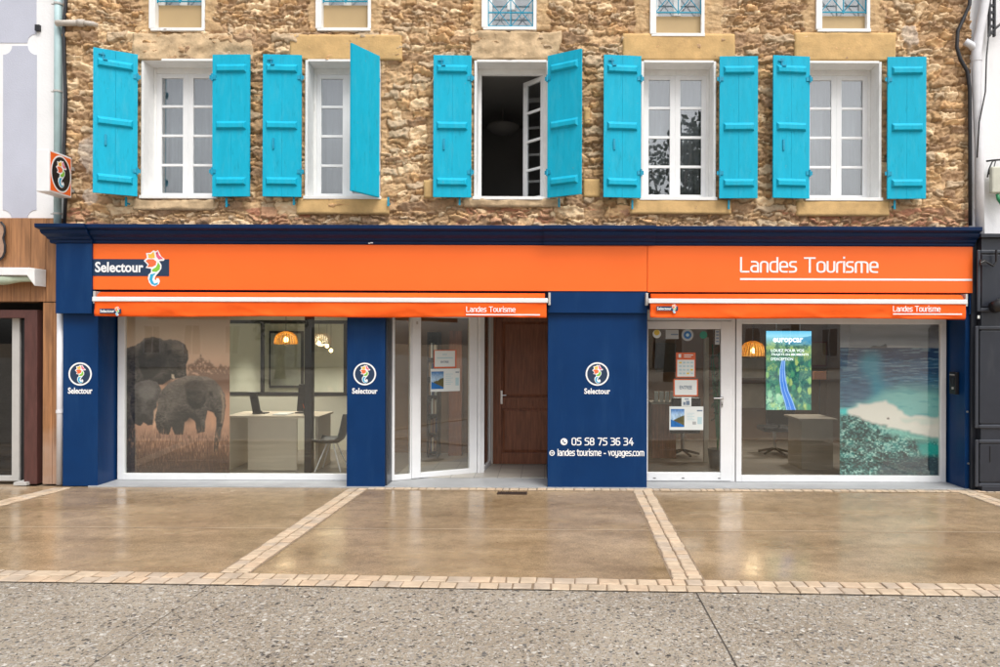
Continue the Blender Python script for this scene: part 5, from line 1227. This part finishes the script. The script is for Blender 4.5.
xp_,yp_=WX(718,1.5),1.5; rnd=random.Random(31)
MB().lathe([(.001,.006),(.12,.006),(.15,.30),(.14,.30),(.001,.26)],(xp_,yp_,0),20).build('pot',M['chair'],pl,smooth=True)
m=MB(); m2=MB()
for k in range(7):
    a=rnd.uniform(0,6.28); q=rnd.uniform(.03,.13); h=rnd.uniform(1.5,2.0); m.tube([(xp_,yp_,.27),(xp_+q*.5*math.cos(a),yp_+q*.5*math.sin(a),h*.6),(xp_+q*math.cos(a),yp_+q*math.sin(a),h)],.008,5)
    for j in range(16):
        t=.35+.65*j/15; c=Vector((xp_+q*t*math.cos(a),yp_+q*t*math.sin(a),.27+(h-.27)*t)); d=Vector((rnd.uniform(-1,1),rnd.uniform(-1,1),rnd.uniform(-.6,.4))).normalized(); w_=d.cross(Vector((0,0,1))).normalized()*.022
        m2.quad(tuple(c),tuple(c+d*.07+w_),tuple(c+d*.15),tuple(c+d*.07-w_))
m.build('stem',M['green'],pl,smooth=True); m2.build('foliage',pbr('house plant leaf',(.03,.10,.035),.5,.3,6),pl)
o=MB().box(WX(704.5,2.0),WX(709,2.0),2.0,2.08,.006,2.0).build('display_post',M['beige'],bevel=.004); tag(o,'slim pale upright display post behind the right door','display stand')
bx=thing('leaflet_rack',(WX(668,2.4),2.4,0),'low brown leaflet cabinet behind the left half of the right door','cabinet')
a,b=P(652,404,2.4),P(676,460,2.4); MB().box(a[0],b[0],2.4,2.8,.006,a[1]).build('body',M['wood_door'],bx,bevel=.004); MB().box(a[0]-.02,b[0]+.02,2.38,2.82,a[1]+.001,a[1]+.03).build('top',M['counter'],bx,bevel=.003)
m=MB()
for k in range(4): m.box(a[0]+.05+k*.09,a[0]+.11+k*.09,2.45,2.50,a[1]+.031,a[1]+.20)
m.build('leaflets',M['paper'],bx)
tv=thing('wall_screen',(WX(668,4.6),4.6,1.6),'switched off black wall screen seen through the right door','screen')
a,b=P(656,343,4.6),P(676,372,4.6); MB().box(a[0],b[0],4.60,4.655,b[1],a[1]).build('screen',M['black'],tv,bevel=.006)

# ================================================================== LEFT NEIGHBOUR
ln_=thing('neighbour_house',(-7.2,.2,0),'pale rendered house with lavender grey panels above a timber shopfront at far left','house')
YN2=.16
m=MB(); m.box(-14,-6.365,YN2,8,3.4,9); m.build('rendered_wall',M['render_w'],ln_)
def notched(px0,py0,px1,py1,r):
    x0,z1_=P(px0,py0,YN2); x1,z0_=P(px1,py1,YN2); p=[]
    def arc(cx,cz,a0,a1):
        for k in range(7): a=R(a0+(a1-a0)*k/6); p.append((cx+r*math.cos(a),cz+r*math.sin(a)))
    arc(x0,z0_,90,0); arc(x1,z0_,180,90); arc(x1,z1_,270,180); arc(x0,z1_,360,270)
    MB().prism(p,YN2-.006,YN2-.001).build('render_panel',M['render_g'],ln_)
notched(3.5,46,36.5,219,.12); notched(-60,-140,36.5,43,.12); notched(-75,46,-4,219,.12)
mm=MB(); X,Z=P(39,28,YN2); mm.box(X-.03,X+.03,YN2-.04,YN2-.001,Z-.05,Z+.03); mm.build('wall_hook',M['iron'],ln_)
# timber front
YT=.10; pw=.255; m=MB(); x=-6.455; rnd=random.Random(9); k=0
zt=WZ(218,YT,30)
wood=thing('timber_shopfront',(-7.3,YT,0),'varnished vertical plank shopfront with maroon framed glass door at far left','shopfront')
m=MB(); zj=WZ(302,YT,40); xw=-6.44
while xw>-12:
    w_=pw*rnd.choice([.62,.8,1.0]); m.box(xw-w_+.004,xw,YT+rnd.uniform(0,.006),YT+.055,zj+.006,zt); xw-=w_
m.build('upper_planks',M['plank'],wood,bevel=.003)
m=MB(); xw=-6.44; xe=WX(38,YT)
for w_ in (.11,.13): 
    m.box(max(xe,xw-w_+.004),xw,YT+rnd.uniform(0,.006),YT+.055,.01,zj-.006); xw-=w_
m.box(xe-3,xe,YT+.002,YT+.05,WZ(300,YT,20)-.03,zj-.006)
m.build('lower_planks',M['plank'],wood,bevel=.003)
x_m0,x_m1=WX(25,YT),WX(38,YT); zf=WZ(310,YT,20)
m=MB(); m.box(x_m0,x_m1-.002,YT-.012,YT+.2,.01,zf); m.box(-9.5,x_m0,YT-.012,YT+.2,WZ(318,YT,15),zf); m.build('door_frame',M['maroon'],wood,bevel=.004)
m=MB(); xa=WX(12,YT+.1); xb=WX(19.5,YT+.1); m.box(xa,xb,YT+.1,YT+.17,.03,WZ(317,YT+.1,15)); m.box(xb,x_m0-.001,YT+.13,YT+.2,.03,WZ(319,YT,15)-.002,1); m.box(-9.4,xa,YT+.1,YT+.17,.03,.10); gdn=m.build('glazing_frame',[M['alu'],M['black']],wood,bevel=.003)
MB().box(-9.4,xa,YT+.13,YT+.138,.10,WZ(317,YT+.1,15)).build('pane',M['glass_dk'],gdn)
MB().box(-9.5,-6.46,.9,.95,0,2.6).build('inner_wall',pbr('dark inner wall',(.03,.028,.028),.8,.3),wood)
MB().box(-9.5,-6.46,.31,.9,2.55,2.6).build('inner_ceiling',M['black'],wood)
MB().box(-6.455,-6.443,YT-.02,YT+.05,WZ(262,YT,52),WZ(244,YT,52)).build('yellow_tab',M['tan_panel'],wood)
m=MB(); m.box(WX(15,.05),WX(28,.05),.03,.3,.004,.045); m.build('doorstep',M['alu'],wood)
# awning of neighbour
na=thing('neighbour_awning',(-7.3,-.1,2.8),'white cassette awning with pale green rolled cloth on the timber front','awning')
Ya=-.12; xe=WX(46,.095); z1a,z0a=WZ(267.5,Ya,20),WZ(275.5,Ya,20)
m=MB(); m.box(-9.4,xe-.09,Ya,.095,z0a,z1a); m.build('cassette',M['white'],na,bevel=.012)
m=MB(); m.prism([(xe-.088,z1a+.002),(xe,z1a-.01),(xe,WZ(286,Ya,42)),(xe-.10,z0a)],Ya-.004,.095); m.build('end_cap',M['white_old'],na,bevel=.006)
vs=[]; n1_,n2_=40,8
for i in range(n1_+1):
    X=-9.3+(xe-.07+9.3)*i/n1_
    for j in range(n2_+1):
        a=math.pi*(.9*j/n2_); rr=.055+.02*math.sin(X*6)+.01*math.sin(X*13)
        vs.append((X,-.02-rr*1.2*math.cos(a-.4),z0a-.012-rr*math.sin(a)*1.3))
MB().add(vs,[(i*(n2_+1)+j,i*(n2_+1)+j+1,(i+1)*(n2_+1)+j+1,(i+1)*(n2_+1)+j) for i in range(n1_) for j in range(n2_)]).build('rolled_cloth',M['fabric_green'],na,smooth=True)
# dark curly plaque at the edge
pq=thing('ornate_plaque',(-7.25,.08,3.2),'black scrolled edge of a wooden plaque on the timber front','plaque')
pts=[(0.5,222),(4,226),(4.6,232),(3,238),(4.8,245),(4.6,252),(2.5,257),(-1,260)]
m=MB(); m.tube([(WX(a,.06),.06,WZ(b,.06,0)) for a,b in pts],.014,8); m.build('rim',M['iron'],pq,smooth=True)
m=MB(); m.prism([(WX(a-.5,.06),WZ(b,.06,0)) for a,b in pts]+[(WX(-40,.06),WZ(260,.06,0)),(WX(-40,.06),WZ(222,.06,0))],.065,.092); m.build('board',M['plank'],pq)
# pipes and cables left
dp=thing('downpipe',(-6.43,.05,0),'pale blue downpipe running down the joint between the two houses at left','downpipe')
xp=WX(57.2,.06); m=MB(); m.tube([(xp,.06,3.2),(xp,.06,8)],.046,16); m.build('upper_pipe',M['pipe_bl'],dp,smooth=True)
m=MB(); xq=WX(60.4,.075); m.tube([(xq,.075,.01),(xq,.075,2.32)],.042,16); m.build('lower_pipe',M['pipe_wh'],dp,smooth=True)
for py in (2,90,213): 
    Z=WZ(py,0,57); m=MB(); m.lathe([(.047,-.012),(.055,-.012),(.055,.012),(.047,.012)],(xp,.06,Z),18); m.box(xp-.09,xp-.045,.05,.07,Z-.006,Z+.006); m.build('bracket',M['alu'],dp,smooth=False)
Z=WZ(412,0,60); m=MB(); m.lathe([(.043,-.02),(.05,-.02),(.05,.02),(.043,.02)],(xq,.075,Z),18); m.build('bracket',M['pipe_wh'],dp)
hp=thing('waste_pipe',(-6.1,-.03,6.0),'short grey horizontal pipe joining the downpipe high on the stone wall','pipe')
Z=WZ(24,0,78); m=MB(); m.tube([(xp+.03,-.02,Z),(WX(80,0),-.02,Z+.005)],.040,14); m.tube([(WX(78,0),-.02,Z+.005),(WX(84,0),-.02,Z+.004)],.048,14); m.tube([(WX(84,0),-.02,Z+.004),(WX(92,0),0.0,Z),(WX(94,0),.06,Z)],.034,12); m.build('pipe',M['pipe_gr'],hp,smooth=True)
cb=[(66.5,-40),(64.5,8),(62.8,22),(63.5,60),(65,100),(63.5,150),(65.5,190),(64,225)]
o=MB().tube([(WX(a,0),.0,WZ(b,0,64)) for a,b in cb],.022,8).build('cable_bundle',M['iron'],smooth=True); tag(o,'black cable bundle running down beside the pale blue downpipe','cable')

# ================================================================== RIGHT NEIGHBOUR
rn=thing('neighbour_house',(6.2,.1,0),'white painted house above a charcoal panelled shopfront at far right','house')
MB().box(5.605,14,.06,8,3.3,9).build('painted_wall',M['render_w'],rn)
MB().box(6.2,14,-.02,.058,4.55,9).build('plaster_return',M['render_w'],rn)
cs=thing('charcoal_shopfront',(6.1,-.12,0),'charcoal panelled timber shopfront with moulded fields at far right','shopfront')
YR=-.13
ztop=WZ(238,YR,990); MB().box(5.66,13,YR,.055,.004,ztop).build('boarding',M['charcoal'],cs,bevel=.003)
MB().box(5.585,5.658,-.04,.04,.004,ztop-.01).build('post',M['charcoal'],cs,bevel=.004)
def field(px0,py0,px1,py1):
    a,b=P(px0,py0,YR),P(px1,py1,YR); x0,x1,z0,z1=a[0],b[0],b[1],a[1]; m=MB(); t=.045
    frame_rect(m,x0,x1,z0,z1,YR-.022,YR-.0005,t,t,t,t); m.build('moulding',M['charcoal_lt'],cs,bevel=.010)
    MB().box(x0+t+.02,x1-t-.02,YR-.010,YR-.0005,z0+t+.02,z1-t-.02).build('panel',M['charcoal'],cs,bevel=.004)
field(976.5,250,1090,312); field(974.5,326,1090,428.5); field(974.5,439.5,1090,487)
a=P(968,238,YR-.03); MB().box(5.62,13,YR-.06,.054,ztop,ztop+.05).build('capping',M['charcoal'],cs,bevel=.004)
MB().box(5.66,13,YR-.03,YR-.001,.004,.07).build('plinth',M['charcoal'],cs,bevel=.004)
for px,py in ((969,412),(970,464)):
    a=P(px,py,YR+.05); MB().disc(a[0],a[1],.014,-.048,-.0405,0,12).build('screw',M['steel'],cs)
a=P(978.5,317,YR); MB().box(a[0]-.014,a[0]+.014,YR-.006,YR-.0005,a[1]-.02,a[1]+.02).build('white_sticker',M['paper'],cs)
MB().box(WX(989.5,YR),WX(990.3,YR),YR-.016,YR-.0102,WZ(462,YR,990),WZ(446,YR,990)).build('latch_slot',M['black'],cs)
lp=thing('wall_spotlight',(6.3,-.3,2.35),'black wall spotlight on the charcoal fascia at the right edge','lamp')
a=P(999,303,-.22); m=MB(); m.tube([(a[0]-.10,-.26,a[1]-.06),(a[0]+.12,-.22,a[1]+.01)],[.075,.085],18); m.build('head',M['black'],lp,smooth=True)
m=MB(); m.tube([(a[0]+.03,-.2,a[1]),(a[0]+.03,YR-.001,a[1]+.05)],.018,8); m.build('arm',M['black'],lp)
br=thing('sign_bracket',(6.2,-.2,3.0),'bent black iron bracket on the charcoal fascia above the spotlight','bracket')
m=MB(); m.tube([tuple((WX(p,-.2),-.2,WZ(q,-.2,990))) for p,q in ((980,263),(984,261),(988,263),(993,266),(996,262),(996,250))],.014,8); m.tube([(WX(983,-.2),-.2,WZ(262,-.2,990)),(WX(983,-.2),YR,WZ(262,-.2,990))],.014,8); m.box(WX(980,-.2),WX(986,-.2),-.21,-.19,WZ(265,-.2,990),WZ(259.5,-.2,990)); m.build('arm',M['black'],br,smooth=False)
# white downpipe, cables, meter on the right
wp2=thing('white_downpipe',(5.7,-.02,3.4),'white downpipe with a slanted elbow beside the stone wall at right','downpipe')
pp=[(986,-30),(984,0),(978,35),(975.5,52),(976,90),(978.5,150),(979.5,236)]
m=MB(); m.tube([(WX(p,-.04),-.04,WZ(q,-.04,980)) for p,q in pp],[.058]*3+[.062]+[.055]*3,16); m.build('pipe',M['pipe_wh'],wp2,smooth=True)
m=MB(); m.tube([(WX(965,-.04),-.02,WZ(41,-.04,970)),(WX(970,-.04),-.04,WZ(45,-.04,970)),(WX(976,-.04),-.04,WZ(52,-.04,970))],.045,12); m.build('branch',M['pipe_wh'],wp2,smooth=True)
Z=WZ(60,-.04,977); m=MB(); m.lathe([(.058,-.02),(.066,-.02),(.066,.02),(.058,.02)],(WX(975.8,-.04),-.04,Z),18); m.build('collar',M['pipe_wh'],wp2)
for lab,pts,r in (('thick black cable bulging outward high beside the white downpipe',[(970,-40),(967,6),(961,20),(955.5,32),(954.5,48),(958,60),(965,72),(967.5,90),(968,150),(968.5,226)],.024),
                ('thin black cable looping down across the white wall at right',[(983,30),(980,60),(979,95),(973,125),(971,160)],.009)):
    o=MB().tube([(WX(a,0),-.03 if r>.02 else -.12,WZ(b,0,968)) for a,b in pts],r,8).build('cable',M['iron'],smooth=True); tag(o,lab,'cable')
mt_=thing('meter_box',(6.05,-.05,4.0),'beige electricity meter box with arched black cables on the white wall at right','meter box')
a,b=P(987.5,168,0),P(1012,194.5,0); MB().box(a[0],b[0],-.1,-.021,b[1],a[1]).build('cover',M['meter'],mt_,bevel=.02)
m=MB(); m.tube([(WX(p,0),-.04,WZ(q,0,990)) for p,q in ((985,178),(986.5,170),(990,162),(996,160.5),(1005,161))],.010,8); m.tube([(WX(p,0),-.04,WZ(q,0,990)) for p,q in ((985,176),(991,170),(993,162))],.007,8); m.tube([(WX(p,0),-.04,WZ(q,0,990)) for p,q in ((984,162),(990,161),(1005,160))],.012,8); m.build('cable_loop',M['iron'],mt_,smooth=True)
m=MB(); m.tube([(WX(p,0),-.06,WZ(q,0,990)) for p,q in ((994,195),(995,200),(998,204),(1001,210))],.022,8); m.build('green_cable',M['green'],mt_,smooth=True)
wb=thing('shop_bracket',(5.9,-.05,6.0),'dark iron sign bracket with diagonal stay at the upper right corner','bracket')
a,b=P(988,5,-.04),P(994.5,37,-.04); m=MB(); m.box(a[0],a[0]+.022,-.07,-.03,b[1],a[1]+.6); m.box(b[0]-.022,b[0],-.07,-.03,b[1],a[1]+.6)
for k in range(5): Z=b[1]+.03+k*.09; m.box(a[0]+.021,b[0]-.021,-.065,-.035,Z,Z+.03)
m.build('ladder_bar',M['iron'],wb)
m=MB(); m.tube([(WX(989,-.05),-.05,WZ(33,-.05,990)),(WX(1010,-.05),-.05,WZ(15,-.05,990))],.016,8); m.build('stay',M['iron'],wb)

# ================================================================== ACROSS THE SQUARE (seen only as reflections)
LEAF=pbr('plane tree leaf',(.055,.085,.035),.7,.4,2); BARK=pbr('plane tree bark',(.22,.19,.15),.9,.4,4,.6,20)
def tree(x,y,h,r,label,seed):
    rnd=random.Random(seed); o=thing('plane_tree',(x,y,0),label,'tree','trees across the square')
    m=MB(); m.tube([(x,y,0),(x+.1,y,h*.3),(x,y,h*.55),(x+.05,y,h*.8)],[.26,.2,.15,.05],10)
    cl=[]
    for k in range(16):
        a=rnd.uniform(0,6.28); q=rnd.uniform(.3,.9)*r; zc=h*rnd.uniform(.42,.92); c=(x+q*math.cos(a),y+q*math.sin(a),zc); cl.append((c,rnd.uniform(.28,.5)*r)); m.tube([(x,y,h*.35),((x+c[0])/2,(y+c[1])/2,(h*.4+zc)/2),c],[.1,.06,.02],6)
    m.build('trunk',BARK,o,smooth=True); m=MB()
    for k in range(4200):
        c,rr=rnd.choice(cl); d=Vector((rnd.gauss(0,1),rnd.gauss(0,1),rnd.gauss(0,.8))).normalized()*rr*rnd.uniform(.4,1.05); p=Vector(c)+d
        u=Vector((rnd.uniform(-1,1),rnd.uniform(-1,1),rnd.uniform(-1,1))).normalized(); v=u.orthogonal().normalized(); s=rnd.uniform(.10,.2)
        m.quad(tuple(p-u*s),tuple(p+v*s*.6),tuple(p+u*s),tuple(p-v*s*.6))
    m.build('crown',LEAF,o)
tree(5.9,-24,12.2,3.6,'tall plane tree across the square, mirrored in the fourth upper window',1)
tree(12.5,-26,8.4,3.0,'broad plane tree further right across the square',2)
tree(-13,-25,7.0,2.6,'smaller plane tree across the square at left',3)
WIN=pbr('far window',(.22,.225,.23),.3,.2)
def far_house(x0,x1,h,col,label,seed):
    y=-42; o=thing('far_house',((x0+x1)/2,y,0),label,'house','houses across the square')
    MB().box(x0,x1,y-8,y,0,h).build('wall',pbr('far wall',col,.85,.1,1),o)
    m=MB(); xm=(y-8+y)/2; m.add([(x0-.2,y+.3,h),(x1+.2,y+.3,h),(x1+.2,xm,h+2),(x0-.2,xm,h+2),(x0-.2,y-8.3,h),(x1+.2,y-8.3,h)],[(0,1,2,3),(3,2,5,4),(0,3,4),(1,5,2),(0,4,5,1)]); m.build('roof',pbr('far tiles',(.30,.12,.06),.9,.3,4),o)
    n=int((x1-x0)/2.6)
    for k in range(n):
        xc=x0+(k+.5)*(x1-x0)/n
        for z in (1.0,4.3):
            if z+2<h:
                m=MB(); frame_rect(m,xc-.62,xc+.62,z-.1,z+2.0,y+.001,y+.09,.10,.10,.10,.10); m.box(xc-.03,xc+.03,y+.02,y+.08,z,z+1.9); f_=m.build('window',M['white'],o); MB().box(xc-.52,xc+.52,y+.001,y+.03,z,z+1.9).build('pane',WIN,f_)
far_house(-30,-18.2,6.6,(.72,.70,.66),'pale two storey house across the square at left',1); far_house(-18,-5.2,7.2,(.74,.72,.66),'cream two storey house across the square',2)
far_house(-5,7.8,6.4,(.66,.60,.50),'ochre two storey house across the square',3); far_house(8,22,7.0,(.76,.75,.73),'whitish two storey house across the square at right',4)
